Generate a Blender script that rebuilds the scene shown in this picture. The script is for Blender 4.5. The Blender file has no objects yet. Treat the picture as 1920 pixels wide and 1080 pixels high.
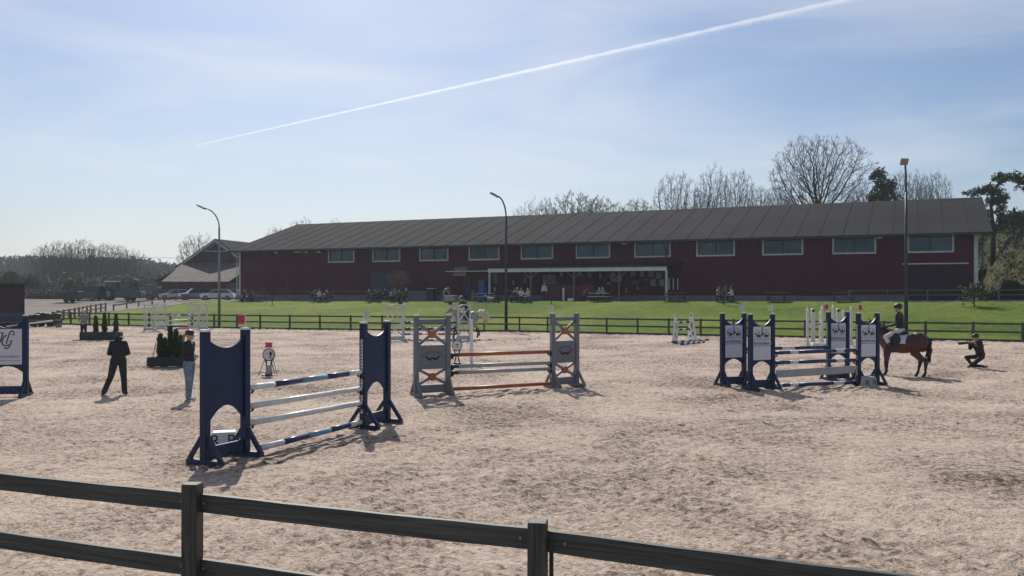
import bpy, math, random
import numpy as np
from mathutils import Vector, Matrix

# ------------------------------------------------------------------ camera, sky, sun, exposure
S = bpy.context.scene
C = S.collection
R = math.radians
F = 1650.0                       # focal length in pixels of a 1920 wide picture
HZ = 547.0                       # horizon row
CH = 2.6                         # camera height
cam = bpy.data.cameras.new('camera'); cam.lens = 36.0*F/1920.0; cam.sensor_width = 36.0
cam.clip_end = 40000; cam.clip_start = 0.1
cam.shift_y = (HZ-540.0)/1920.0
camo = bpy.data.objects.new('camera', cam); C.objects.link(camo)
camo.location = (0, 0, CH); camo.rotation_euler = (R(90), 0, 0)
S.camera = camo

SUN_AZ = R(-12.3)                # left of the view direction
SUN_EL = R(41)
W = bpy.data.worlds.new('World'); S.world = W; W.use_nodes = True
nt = W.node_tree
for n in list(nt.nodes): nt.nodes.remove(n)
def N(t, kind, **kw):
    n = t.nodes.new(kind)
    for k, v in kw.items():
        if k in n.inputs: n.inputs[k].default_value = v
        else: setattr(n, k, v)
    return n
sky = N(nt, 'ShaderNodeTexSky', sky_type='NISHITA'); sky.sun_disc = False
sky.sun_elevation = SUN_EL; sky.sun_rotation = SUN_AZ
sky.altitude = 50; sky.air_density = 1.0; sky.dust_density = 1.3; sky.ozone_density = 3.5
bg = N(nt, 'ShaderNodeBackground'); bg.inputs['Strength'].default_value = SKY_STRENGTH = 0.079
out = N(nt, 'ShaderNodeOutputWorld')
tc = N(nt, 'ShaderNodeTexCoord')
# thin high cirrus, in direction space
mp = N(nt, 'ShaderNodeMapping'); mp.inputs['Scale'].default_value = (1.3, 1.0, 5.5); mp.inputs['Rotation'].default_value = (0, R(7), 0)
mp.inputs['Location'].default_value = (0.35, 0, 0.55)
nz = N(nt, 'ShaderNodeTexNoise', Scale=2.1, Detail=7.0, Roughness=0.5, Distortion=0.5)
cr = N(nt, 'ShaderNodeValToRGB')
cr.color_ramp.elements[0].position = 0.39; cr.color_ramp.elements[0].color = (0, 0, 0, 1)
cr.color_ramp.elements[1].position = 0.80; cr.color_ramp.elements[1].color = (0.75, 0.75, 0.75, 1)
mx = N(nt, 'ShaderNodeMixRGB'); mx.inputs['Color2'].default_value = (10.4, 10.8, 11.6, 1)
nt.links.new(tc.outputs['Generated'], mp.inputs['Vector']); nt.links.new(mp.outputs[0], nz.inputs['Vector'])
nt.links.new(nz.outputs['Fac'], cr.inputs['Fac']); nt.links.new(cr.outputs['Color'], mx.inputs['Fac'])
wb = N(nt, 'ShaderNodeMixRGB', blend_type='MULTIPLY'); wb.inputs['Fac'].default_value = 1; wb.inputs['Color2'].default_value = (.91, .975, 1.06, 1)
nt.links.new(sky.outputs['Color'], wb.inputs['Color1']); nt.links.new(wb.outputs[0], mx.inputs['Color1'])
nt.links.new(mx.outputs['Color'], bg.inputs['Color']); nt.links.new(bg.outputs[0], out.inputs[0])

sl = bpy.data.lights.new('sun', 'SUN'); sl.energy = 5.0; sl.angle = R(0.53); sl.color = (1.0, 0.93, 0.83)
so = bpy.data.objects.new('sun', sl); C.objects.link(so)
sd = Vector((math.sin(SUN_AZ)*math.cos(SUN_EL), math.cos(SUN_AZ)*math.cos(SUN_EL), math.sin(SUN_EL)))
so.rotation_euler = sd.to_track_quat('Z', 'Y').to_euler(); so.location = sd*200
S.view_settings.view_transform = 'Standard'; S.view_settings.look = 'None'
S.view_settings.gamma = 1; S.view_settings.exposure = 0.0
S.cycles.volume_bounces = 0; S.cycles.max_bounces = 6; S.cycles.transparent_max_bounces = 12
S.cycles.use_denoising = True

# ------------------------------------------------------------------ helpers
def P(x, y, Y):                 # picture point at depth Y
    return Vector(((x-960.0)/F*Y, Y, CH+(HZ-y)/F*Y))
def G(x, y):                    # picture point on the level arena floor
    Y = CH*F/(y-HZ); return Vector(((x-960.0)/F*Y, Y, 0.0))
def sstep(t):
    t = np.clip(t, 0, 1); return t*t*(3-2*t)

MATS = {}
def mat(name, col, rough=0.6, var=0.12, vscale=3.0, bump=0.0, bscale=30.0, metal=0.0, spec=0.5, col2=None, stretch=None, bdist=0.01, coat=0.0, trans=0.0):
    if name in MATS: return MATS[name]
    m = bpy.data.materials.new(name); m.use_nodes = True; t = m.node_tree
    b = t.nodes['Principled BSDF']
    b.inputs['Roughness'].default_value = rough; b.inputs['Metallic'].default_value = metal
    b.inputs['Specular IOR Level'].default_value = spec
    b.inputs['Coat Weight'].default_value = coat
    tcn = N(t, 'ShaderNodeTexCoord'); mpn = N(t, 'ShaderNodeMapping')
    if stretch: mpn.inputs['Scale'].default_value = stretch
    t.links.new(tcn.outputs['Object'], mpn.inputs['Vector'])
    n1 = N(t, 'ShaderNodeTexNoise', Scale=vscale, Detail=5.0, Roughness=0.6)
    t.links.new(mpn.outputs[0], n1.inputs['Vector'])
    r1 = N(t, 'ShaderNodeValToRGB')
    c2 = col2 if col2 else tuple(c*(1-2*var) for c in col)
    r1.color_ramp.elements[0].position = 0.32; r1.color_ramp.elements[0].color = (*c2, 1)
    r1.color_ramp.elements[1].position = 0.68; r1.color_ramp.elements[1].color = (*[min(1, c*(1+var*0.6)) for c in col], 1)
    t.links.new(n1.outputs['Fac'], r1.inputs['Fac']); t.links.new(r1.outputs['Color'], b.inputs['Base Color'])
    if bump > 0:
        n2 = N(t, 'ShaderNodeTexNoise', Scale=bscale, Detail=4.0); t.links.new(mpn.outputs[0], n2.inputs['Vector'])
        bp = N(t, 'ShaderNodeBump', Strength=bump, Distance=bdist)
        t.links.new(n2.outputs['Fac'], bp.inputs['Height']); t.links.new(bp.outputs[0], b.inputs['Normal'])
    MATS[name] = m
    return m

class MB:
    def __init__(s): s.v = []; s.f = []; s.mi = []; s.cur = 0
    def _add(s, vs, fs):
        o = len(s.v); s.v.extend([tuple(p) for p in vs])
        for f in fs: s.f.append(tuple(i+o for i in f)); s.mi.append(s.cur)
    def box(s, c, size, M=None):
        cx, cy, cz = c; a, b, d = size[0]/2, size[1]/2, size[2]/2
        vs = [Vector((x, y, z)) for x in (-a, a) for y in (-b, b) for z in (-d, d)]
        if M is not None: vs = [M @ v for v in vs]
        vs = [v+Vector(c) for v in vs]
        s._add(vs, [(0,1,3,2),(4,6,7,5),(0,4,5,1),(2,3,7,6),(0,2,6,4),(1,5,7,3)]); return s
    def bar(s, p, q, w, h, up=(0,0,1)):          # box from p to q, w sideways, h along up
        p, q = Vector(p), Vector(q); d = q-p; L = d.length; d.normalize()
        u = Vector(up); x = d.cross(u)
        if x.length < 1e-4: x = d.cross(Vector((0,1,0)))
        x.normalize(); u = x.cross(d).normalized()
        M = Matrix((d, x, u)).transposed()
        return s.box((p+q)/2, (L, w, h), M)
    def tube(s, pts, rad, n=8, cap=True):
        pts = [Vector(p) for p in pts]
        if not isinstance(rad, (list, tuple)): rad = [rad]*len(pts)
        rings = []; ref = Vector((0.13, 0.31, 0.94))
        for i, p in enumerate(pts):
            d = (pts[min(i+1, len(pts)-1)]-pts[max(i-1, 0)])
            if d.length < 1e-9: d = Vector((0,0,1))
            d.normalize(); x = d.cross(ref)
            if x.length < 0.05: x = d.cross(Vector((1,0,0)))
            x.normalize(); y = d.cross(x)
            rings.append([p+(x*math.cos(2*math.pi*k/n)+y*math.sin(2*math.pi*k/n))*rad[i] for k in range(n)])
        vs = [v for r in rings for v in r]; fs = []
        for i in range(len(pts)-1):
            for k in range(n):
                a, b = i*n+k, i*n+(k+1) % n; fs.append((a, b, b+n, a+n))
        if cap: fs.append(tuple(range(n))[::-1]); fs.append(tuple((len(pts)-1)*n+k for k in range(n)))
        s._add(vs, fs); return s
    def prism(s, poly, y0, y1, M=None):          # polygon in x,z extruded along y
        n = len(poly)
        vs = [Vector((x, y0, z)) for x, z in poly]+[Vector((x, y1, z)) for x, z in poly]
        if M is not None: vs = [M @ v for v in vs]
        fs = [tuple(range(n)), tuple(range(2*n-1, n-1, -1))]+[(i, n+i, n+(i+1) % n, (i+1) % n) for i in range(n)]
        s._add(vs, fs); return s
    def ell(s, c, r, nu=12, nv=8, M=None):
        c = Vector(c); vs = []; fs = []
        for j in range(1, nv):
            th = math.pi*j/nv
            for i in range(nu):
                ph = 2*math.pi*i/nu
                v = Vector((r[0]*math.sin(th)*math.cos(ph), r[1]*math.sin(th)*math.sin(ph), r[2]*math.cos(th)))
                vs.append(c+(M @ v if M is not None else v))
        for t_ in (1, -1):
            v = Vector((0, 0, r[2]*t_)); vs.append(c+(M @ v if M is not None else v))
        T, B = len(vs)-2, len(vs)-1
        for j in range(nv-2):
            for i in range(nu):
                a, b = j*nu+i, j*nu+(i+1) % nu; fs.append((a, a+nu, b+nu, b))
        for i in range(nu):
            fs.append((T, i, (i+1) % nu)); fs.append((B, (nv-2)*nu+(i+1) % nu, (nv-2)*nu+i))
        s._add(vs, fs); return s
    def cap(s, p, q, r0, r1, n=10):              # tapered capsule
        p, q = Vector(p), Vector(q)
        s.tube([p, q], [r0, r1], n); s.ell(p, (r0,)*3, n, 6); s.ell(q, (r1,)*3, n, 6); return s
    def build(s, name, mats, parent=None, smooth=False, loc=None, rotz=0):
        me = bpy.data.meshes.new(name); me.from_pydata(s.v, [], s.f)
        if not isinstance(mats, (list, tuple)): mats = [mats]
        for m in mats: me.materials.append(m)
        me.polygons.foreach_set('material_index', s.mi)
        if smooth: me.polygons.foreach_set('use_smooth', [True]*len(s.f))
        me.update()
        o = bpy.data.objects.new(name, me); C.objects.link(o)
        if parent is not None: o.parent = parent
        if loc is not None: o.location = loc; o.rotation_euler = (0, 0, rotz)
        return o
def tag(o, label=None, cat=None, group=None, kind=None):
    if label: o['label'] = label
    if cat: o['category'] = cat
    if group: o['group'] = group
    if kind: o['kind'] = kind
    return o
def thing(name, label, cat, loc=(0,0,0), rz=0, group=None):
    o = bpy.data.objects.new(name, None); C.objects.link(o); o.empty_display_size = 0.2
    o.location = loc; o.rotation_euler = (0, 0, rz)
    return tag(o, label, cat, group)
def copy_tree(o, parent=None):
    c = o.copy(); C.objects.link(c)
    if parent is not None: c.parent = parent
    for ch in list(o.children): copy_tree(ch, c)
    return c
def gridmesh(name, xs, ys, Z, m, parent=None, smooth=True, keep=None):
    ny, nx = len(ys), len(xs)
    X, Y = np.meshgrid(xs, ys); co = np.stack([X, Y, Z], -1).reshape(-1, 3).astype(np.float32)
    i = np.arange(ny-1)[:, None]*nx+np.arange(nx-1)[None, :]
    q = np.stack([i, i+1, i+nx+1, i+nx], -1).reshape(-1, 4)
    if keep is not None: q = q[keep.reshape(-1)]
    return rawmesh(name, co, q, m, parent, smooth)
def rawmesh(name, co, q, m, parent=None, smooth=True):
    used, inv = np.unique(q, return_inverse=True); co = co[used]; q = inv.reshape(q.shape)
    me = bpy.data.meshes.new(name); me.vertices.add(len(co)); me.vertices.foreach_set('co', co.ravel())
    k = q.shape[1]
    me.loops.add(q.size); me.loops.foreach_set('vertex_index', q.ravel().astype(np.int32))
    me.polygons.add(len(q)); me.polygons.foreach_set('loop_start', np.arange(0, q.size, k, dtype=np.int32))
    me.polygons.foreach_set('loop_total', np.full(len(q), k, dtype=np.int32))
    if smooth: me.polygons.foreach_set('use_smooth', np.ones(len(q), dtype=bool))
    me.materials.append(m); me.update(); me.validate()
    o = bpy.data.objects.new(name, me); C.objects.link(o)
    if parent is not None: o.parent = parent
    return o
def vnoise(X, Y, scale, seed):
    rg = np.random.RandomState(seed); T = rg.rand(256, 256)
    x, y = X*scale+1000, Y*scale+1000; xi, yi = np.floor(x).astype(int), np.floor(y).astype(int)
    fx, fy = x-xi, y-yi; fx = fx*fx*(3-2*fx); fy = fy*fy*(3-2*fy)
    a = T[yi % 256, xi % 256]; b = T[yi % 256, (xi+1) % 256]; c = T[(yi+1) % 256, xi % 256]; d = T[(yi+1) % 256, (xi+1) % 256]
    return (a*(1-fx)+b*fx)*(1-fy)+(c*(1-fx)+d*fx)*fy

# ------------------------------------------------------------------ terrain
WL = Vector((-32.2, 104.0)); WR = Vector((37.9, 71.6))        # front wall line of the long red hall
WU = (WR-WL).normalized(); WN = Vector((-WU.y, WU.x)); WLEN = (WR-WL).length
WANG = math.atan2(WU.y, WU.x)
FX = []; FYv = []
for (x, y) in [(240,612),(487,617),(716,620),(974,622.5),(1196,627.5),(1440,632.3),(1737,638),(1920,641.5),(2150,646),(2500,654)]:
    g = G(x, y); FX.append(g.x); FYv.append(g.y)
FX = [-60, -36.6]+FX; FYv = [76, 70]+FYv
def Yf(X): return np.interp(X, FX, FYv)
def H(X, Y):
    X = np.asarray(X, float); Y = np.asarray(Y, float)
    wy = WL.y+(X-WL.x)*(WU.y/WU.x)
    k = sstep((-X-33)/14)
    yc = (wy-6.5)*(1-k)+125*k; yc = np.maximum(yc, 60)
    zc = np.clip(2.6-.0109*(wy-6.5), 1.3, 2.05)*(1-k)+1.45*k
    yf = Yf(X)+0.3
    t = np.clip((Y-yf)/(yc-yf), 0, 1)
    z = -0.06+(zc+0.06)*(t**1.25*(1-k)+t**1.5*k)
    u = (X-WL.x)*WU.x+(Y-WL.y)*WU.y; v = (X-WL.x)*WN.x+(Y-WL.y)*WN.y
    b = sstep((u-76.8)/7); v0 = 27*(1-b)+6*b
    hill = (8.6-1.0*b)*sstep((u-10)/50)*sstep((v-v0)/(30-6*b))
    hill = hill*(1-0.7*sstep((Y-230)/150))
    nzz = (vnoise(X, Y, .12, 5)-.5)*1.6+(vnoise(X, Y, .45, 6)-.5)*.9
    z = z+hill+nzz*np.clip(hill, 0, 1)*0.9
    return np.where(Y < yf, -0.06, z)
def gz(X, Y): return float(H(X, Y))
def at(px, Y):                       # terrain point under a picture column at depth Y
    X = (px-960.0)/F*Y; return Vector((X, Y, gz(X, Y)))
def wall_uv(u, v, z=0.0): p = WL+WU*u+WN*v; return Vector((p.x, p.y, z))
def wall_u(px):                      # distance along the wall seen at a picture column
    a = (px-960.0)/F; return (a*WL.y-WL.x)/(WU.x-a*WU.y)
def zat(y, Y): return CH+(HZ-y)/F*Y

def ground_mat(name, stops, scale, bump, bdist, bscale, big=0.08, rough=0.95, spec=0.15, wb_=.55):
    m = bpy.data.materials.new(name); m.use_nodes = True; t = m.node_tree; b = t.nodes['Principled BSDF']
    b.inputs['Roughness'].default_value = rough; b.inputs['Specular IOR Level'].default_value = spec
    g = N(t, 'ShaderNodeNewGeometry')
    n1 = N(t, 'ShaderNodeTexNoise', Scale=scale, Detail=9.0, Roughness=0.72, Distortion=0.4)
    n2 = N(t, 'ShaderNodeTexNoise', Scale=big, Detail=4.0, Roughness=0.6, Distortion=0.6)
    t.links.new(g.outputs['Position'], n1.inputs['Vector']); t.links.new(g.outputs['Position'], n2.inputs['Vector'])
    ad = N(t, 'ShaderNodeMath', operation='MULTIPLY_ADD'); ad.inputs[1].default_value = wb_; 
    t.links.new(n2.outputs['Fac'], ad.inputs[0]); 
    ml = N(t, 'ShaderNodeMath', operation='MULTIPLY'); ml.inputs[1].default_value = 1.17-wb_
    t.links.new(n1.outputs['Fac'], ml.inputs[0]); t.links.new(ml.outputs[0], ad.inputs[2])
    r = N(t, 'ShaderNodeValToRGB'); e = r.color_ramp.elements
    e[0].position = stops[0][0]; e[0].color = (*stops[0][1], 1); e[1].position = stops[-1][0]; e[1].color = (*stops[-1][1], 1)
    for p_, c_ in stops[1:-1]:
        k = e.new(p_); k.color = (*c_, 1)
    t.links.new(ad.outputs[0], r.inputs['Fac']); t.links.new(r.outputs['Color'], b.inputs['Base Color'])
    n3 = N(t, 'ShaderNodeTexNoise', Scale=bscale, Detail=6.0, Roughness=0.68); t.links.new(g.outputs['Position'], n3.inputs['Vector'])
    bp = N(t, 'ShaderNodeBump', Strength=bump, Distance=bdist); t.links.new(n3.outputs['Fac'], bp.inputs['Height'])
    t.links.new(bp.outputs[0], b.inputs['Normal'])
    return m, t, b, r, bp
sand, st_, sb_, sr_, sbp_ = ground_mat('arena_sand', [(0.44, (0.075,0.056,0.046)), (0.50, (0.205,0.158,0.130)), (0.55, (0.40,0.318,0.262)), (0.66, (0.58,0.470,0.390))], 9.0, 0.9, 0.05, 17.0, 0.30, wb_=.40)
# dark trodden clods and fibre flecks of the riding surface
_g = N(st_, 'ShaderNodeNewGeometry')
_m = N(st_, 'ShaderNodeMapping'); _m.inputs['Scale'].default_value = (1, 1.5, 1); st_.links.new(_g.outputs['Position'], _m.inputs['Vector'])
_a = N(st_, 'ShaderNodeTexNoise', Scale=24.0, Detail=5.0, Roughness=0.7, Distortion=0.8); st_.links.new(_m.outputs[0], _a.inputs['Vector'])
_b = N(st_, 'ShaderNodeTexNoise', Scale=0.45, Detail=5.0, Roughness=0.6, Distortion=1.0); st_.links.new(_m.outputs[0], _b.inputs['Vector'])
_s = N(st_, 'ShaderNodeMath', operation='MULTIPLY_ADD'); _s.inputs[1].default_value = 0.22; st_.links.new(_b.outputs['Fac'], _s.inputs[0]); st_.links.new(_a.outputs['Fac'], _s.inputs[2])
_r = N(st_, 'ShaderNodeValToRGB'); _r.color_ramp.elements[0].position = .625; _r.color_ramp.elements[0].color = (1, 1, 1, 1); _r.color_ramp.elements[1].position = .73; _r.color_ramp.elements[1].color = (.33, .29, .28, 1)
st_.links.new(_s.outputs[0], _r.inputs['Fac'])
_x = N(st_, 'ShaderNodeMixRGB', blend_type='MULTIPLY'); _x.inputs['Fac'].default_value = 1; st_.links.new(sr_.outputs['Color'], _x.inputs['Color1']); st_.links.new(_r.outputs['Color'], _x.inputs['Color2']); st_.links.new(_x.outputs[0], sb_.inputs['Base Color'])
grassm, *_ = ground_mat('meadow_grass', [(0.40, (0.030,0.060,0.006)), (0.50, (0.060,0.105,0.009)), (0.60, (0.105,0.150,0.016)), (0.70, (0.19,0.20,0.045))], 2.2, 0.8, 0.12, 5.0, 0.07, spec=0.1)
fieldm, *_ = ground_mat('dry_field', [(0.40, (0.10,0.10,0.055)), (0.55, (0.18,0.155,0.10)), (0.70, (0.27,0.23,0.16))], 1.2, 0.6, 0.1, 3.0, 0.05)
hillm, *_ = ground_mat('hill_grass', [(0.42, (0.014,0.022,0.010)), (0.56, (0.030,0.040,0.013)), (0.64, (0.055,0.058,0.022)), (0.76, (0.13,0.11,0.055))], 0.9, 1.0, 0.35, 1.6, 0.12)
gravelm, *_ = ground_mat('road_gravel', [(0.40, (0.11,0.095,0.088)), (0.60, (0.17,0.15,0.138)), (0.72, (0.26,0.23,0.21))], 3.0, 0.5, 0.03, 12.0, 0.06)
pavem, *_ = ground_mat('terrace_gravel', [(0.40, (0.12,0.12,0.125)), (0.60, (0.20,0.20,0.20)), (0.72, (0.26,0.25,0.25))], 3.0, 0.5, 0.03, 12.0, 0.1)

# arena floor, raked and trodden
xs = np.arange(-60, 34, 0.075); ys = np.arange(1.2, 71, 0.075); X, Y = np.meshgrid(xs, ys)
pat = .55+.9*vnoise(X, Y, .22, 31)*vnoise(X, Y, .9, 32)*1.6                      # more churned here, raked there
Z = (vnoise(X, Y, .35, 1)-.5)*.04+(vnoise(X, Y, 1.3, 2)-.5)*.014+((vnoise(X, Y, 3.1, 3)-.5)*.028+(vnoise(X*.8, Y, 6.3, 7)-.5)*.032+(vnoise(X, Y, 11.7, 8)-.5)*.030)*pat
rg = np.random.RandomState(4)
for (cx, cy, r0, r1) in [(-1.2, 11.2, .9, 2.6), (1.5, 8.6, 2.0, 4.5), (6.5, 12.5, 3.5, 6.0), (-7.5, 26, 2, 4), (9, 36, 5, 8)]:      # wheel and rake arcs
    d = np.hypot(X-cx, (Y-cy)); w = sstep((d-r0)/.3)*sstep((r1-d)/.3); Z += w*.020*np.sin(d*2*math.pi/.34)
d = (X*.95+Y*.3); Z += .013*np.sin(d*2*math.pi/.45)*sstep((vnoise(X, Y, .08, 9)-.5)*6)
for k in range(2600):                                                                                                 # hoof prints
    hx, hy = rg.uniform(-30, 28), 3+rg.rand()**1.3*55; i0, i1 = np.searchsorted(xs, hx-.3), np.searchsorted(xs, hx+.3); j0, j1 = np.searchsorted(ys, hy-.3), np.searchsorted(ys, hy+.3)
    if i1 > i0 and j1 > j0:
        dd = np.hypot(X[j0:j1, i0:i1]-hx, Y[j0:j1, i0:i1]-hy); Z[j0:j1, i0:i1] += -.030*np.exp(-(dd/.09)**2)+.012*np.exp(-((dd-.19)/.06)**2)
xc = (xs[:-1]+xs[1:])/2; yc_ = (ys[:-1]+ys[1:])/2; XC, YC = np.meshgrid(xc, yc_)
o = gridmesh('arena_sand', xs, ys, Z, sand, keep=(YC < Yf(XC)+.2) & (np.abs(XC) < YC*.72+7)); tag(o, kind='structure')
# base terrain
def axis(pts):
    a = []
    for (s, e, st) in pts: a += list(np.arange(s, e, st))
    return np.array(a+[pts[-1][1]])
tx = axis([(-700,-160,20),(-160,-70,4),(-70,80,.7),(80,160,4),(160,700,20)]); ty = axis([(-60,40,8),(40,150,1.0),(150,260,5),(260,1500,30)])
X, Y = np.meshgrid(tx, ty); Zt = H(X, Y)-.02; Zt = np.where((Y > 40) & (Y < 128) & (X > -60) & (X < 60) & (Y < WL.y+(X-WL.x)*(WU.y/WU.x)+1), Zt-.14, Zt)
uu = (X-WL.x)*WU.x+(Y-WL.y)*WU.y; vv = (X-WL.x)*WN.x+(Y-WL.y)*WN.y
hm = ((vv > 2) & (uu > 5))
hmc = hm[:-1, :-1] | hm[1:, 1:]
o = gridmesh('ground', tx, ty, Zt, fieldm, keep=~hmc); tag(o, kind='structure')
o = gridmesh('hill', tx, ty, Zt, hillm, keep=hmc); tag(o, kind='structure')
# mown bank between arena fence and terrace
gx = np.arange(-60, 62, .5); gy = np.arange(44, 128, .5); X, Y = np.meshgrid(gx, gy)
Zg = H(X, Y)+.02+(vnoise(X, Y, 1.1, 21)-.5)*.05+(vnoise(X, Y, .3, 22)-.5)*.10
XC, YC = np.meshgrid((gx[:-1]+gx[1:])/2, (gy[:-1]+gy[1:])/2)
vC = (XC-WL.x)*WN.x+(YC-WL.y)*WN.y
pxc = 960+F*XC/YC
# left limit: the gravel track runs up beside the bank
pyc = HZ+F*(CH-H(XC, YC))/YC
track = (pxc < 445) & (pyc < 598-(pxc-80)*0.108) & (XC < -26)
Xl = np.interp(YC, [66, 78, 95, 125], [-42, -44, -44.5, -36])
gk = (YC > Yf(XC)+.05) & (vC < -5.6) & (XC > Xl)
o = gridmesh('grass', gx, gy, Zg, grassm, keep=gk); tag(o, kind='structure')
tk = (vC >= -6.2) & (vC < 1.5) & (XC > -34)
o = gridmesh('pavement', gx, gy, H(X, Y)+.012, pavem, keep=tk); tag(o, kind='structure')
rx = np.arange(-110, -28, 1.0); ry = np.arange(72, 150, 1.0); X, Y = np.meshgrid(rx, ry); XC, YC = np.meshgrid((rx[:-1]+rx[1:])/2, (ry[:-1]+ry[1:])/2)
Xl = np.interp(YC, [66, 78, 95, 125], [-42, -44, -44.5, -36])
rk = (XC < Xl+1.5) & (XC > Xl-9-np.maximum(0, YC-95)*0.9) & ((XC-WL.x)*WU.x+(YC-WL.y)*WU.y < -.5)
o = gridmesh('road', rx, ry, H(X, Y)+.006, gravelm, keep=rk); tag(o, kind='structure')
# ------------------------------------------------------------------ materials
M_red = mat('red_boards', (0.085,0.0055,0.026), .75, .18, .6, .5, 9.0, stretch=(6,6,.35), bdist=.02)
M_redd = mat('red_boards_dark', (0.035,0.006,0.020), .75, .18, .6, .4, 9.0, stretch=(6,6,.35), bdist=.02)
M_plinth = mat('concrete_plinth', (0.17,0.18,0.19), .85, .12, .8, .3, 12)
M_white = mat('white_paint', (0.72,0.72,0.70), .45, .06, 2.0, .1, 20)
M_offwhite = mat('weathered_white_paint', (0.58,0.58,0.56), .55, .12, 3.0, .2, 20)
M_roof = mat('roof_sheet', (0.023,0.024,0.030), .95, .2, .18, .3, 5, spec=.08, stretch=(1,1,1))
M_roofrib = mat('roof_rib', (0.032,0.033,0.038), .95, .2, .3, spec=.08)
M_glass = mat('window_glass', (0.055,0.085,0.11), .08, .25, .5, 0, metal=.5)
M_black = mat('black_plastic', (0.02,0.02,0.022), .5, .1)
M_darkmetal = mat('dark_metal', (0.05,0.055,0.06), .45, .15, metal=.5)
M_galv = mat('galvanised_steel', (0.24,0.25,0.26), .45, .15, metal=.6)
M_door = mat('dark_green_door', (0.012,0.045,0.055), .6, .1)
M_navy = mat('navy_wing_paint', (0.010,0.026,0.082), .45, .14, 2.5, .15, 25, spec=.3)
M_navy2 = mat('navy_pole_paint', (0.014,0.032,0.115), .35, .12)
M_lblue = mat('light_blue_paint', (0.13,0.30,0.42), .38, .08)
M_pole = mat('white_pole_paint', (0.70,0.70,0.68), .4, .1, 5.0, .1, 30)
M_grey = mat('grey_wing_paint', (0.175,0.180,0.205), .5, .1, 2.0, .12, 25)
M_lgrey = mat('pale_grey_pole_paint', (0.36,0.37,0.37), .45, .1)
M_orange = mat('orange_paint', (0.40,0.125,0.05), .42, .12, 3.0)
M_board = mat('sponsor_board', (0.60,0.61,0.66), .35, .04, 2.0)
M_ink = mat('ink', (0.012,0.012,0.02), .5, .02)
M_inkg = mat('grey_ink', (0.22,0.22,0.27), .5, .05)
M_fence = mat('weathered_fence_wood', (0.040,0.045,0.050), .55, .22, 5.0, .5, 40, stretch=(1,1,1), bdist=.004, spec=.4)
M_farfence = mat('dark_fence_wood', (0.06,0.055,0.045), .8, .2, 3)
M_redfence = mat('red_fence_wood', (0.16,0.05,0.04), .8, .2, 3)
M_wood = mat('plank_wood', (0.26,0.21,0.17), .7, .2, 4, .2, 30)
M_bark = mat('bark', (0.055,0.048,0.042), .9, .25, 2.0, .5, 8)
M_twig = mat('twigs', (0.048,0.041,0.037), .9, .2, .4)
M_twigg = mat('budding_twigs', (0.20,0.20,0.09), .9, .2, .4)
M_needle = mat('conifer_needles', (0.035,0.065,0.028), .8, .35, 1.5)
M_thuja = mat('thuja_needles', (0.040,0.085,0.030), .8, .35, 6)
M_ever = mat('forest_needles', (0.040,0.062,0.040), .9, .35, .08)
M_shrub = mat('olive_leaves', (0.12,0.125,0.06), .9, .3, .3)
M_skin = mat('skin', (0.50,0.30,0.22), .5, .06, 10)
M_hair = mat('blonde_hair', (0.36,0.24,0.13), .6, .25, 30, stretch=(1,1,.2))
M_hairb = mat('brown_hair', (0.10,0.06,0.035), .6, .25, 30)
M_jacket = mat('black_jacket', (0.013,0.014,0.022), .7, .3, 6, .8, 11, bdist=.03)
M_navyj = mat('navy_jacket', (0.012,0.016,0.035), .65, .2, 6, .3, 20, bdist=.01)
M_jeans = mat('pale_blue_jeans', (0.16,0.23,0.32), .8, .25, 6, .8, 11, bdist=.025)
M_trouser = mat('black_trousers', (0.015,0.014,0.019), .75, .3, 6, .8, 10, bdist=.03)
M_shoe = mat('pale_shoes', (0.45,0.42,0.42), .6, .1)
M_boot = mat('black_boots', (0.02,0.018,0.018), .4, .1)
M_breech = mat('white_breeches', (0.62,0.60,0.58), .7, .08, 8)
M_bay = mat('bay_coat', (0.085,0.022,0.014), .42, .25, 2.0, .15, 40, bdist=.004)
M_bayd = mat('dark_points', (0.022,0.012,0.010), .5, .2)
M_ghorse = mat('grey_coat', (0.30,0.31,0.32), .5, .25, 5)
M_mane = mat('black_mane', (0.012,0.009,0.008), .5, .3)
M_wtail = mat('cream_tail_hair', (0.62,0.60,0.48), .6, .1)
M_hoof = mat('hoof', (0.05,0.045,0.04), .5, .1)
M_redflag = mat('red_flag_cloth', (0.55,0.05,0.10), .6, .08)
M_whiteflag = mat('white_flag_cloth', (0.62,0.63,0.60), .6, .08)
M_planter = mat('dark_planter', (0.025,0.025,0.028), .6, .15)
M_soil = mat('soil', (0.05,0.035,0.025), .9, .2)
M_tile = mat('clay_tile_roof', (0.085,0.066,0.062), .9, .4, 1.2, .8, 4, bdist=.1)
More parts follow.
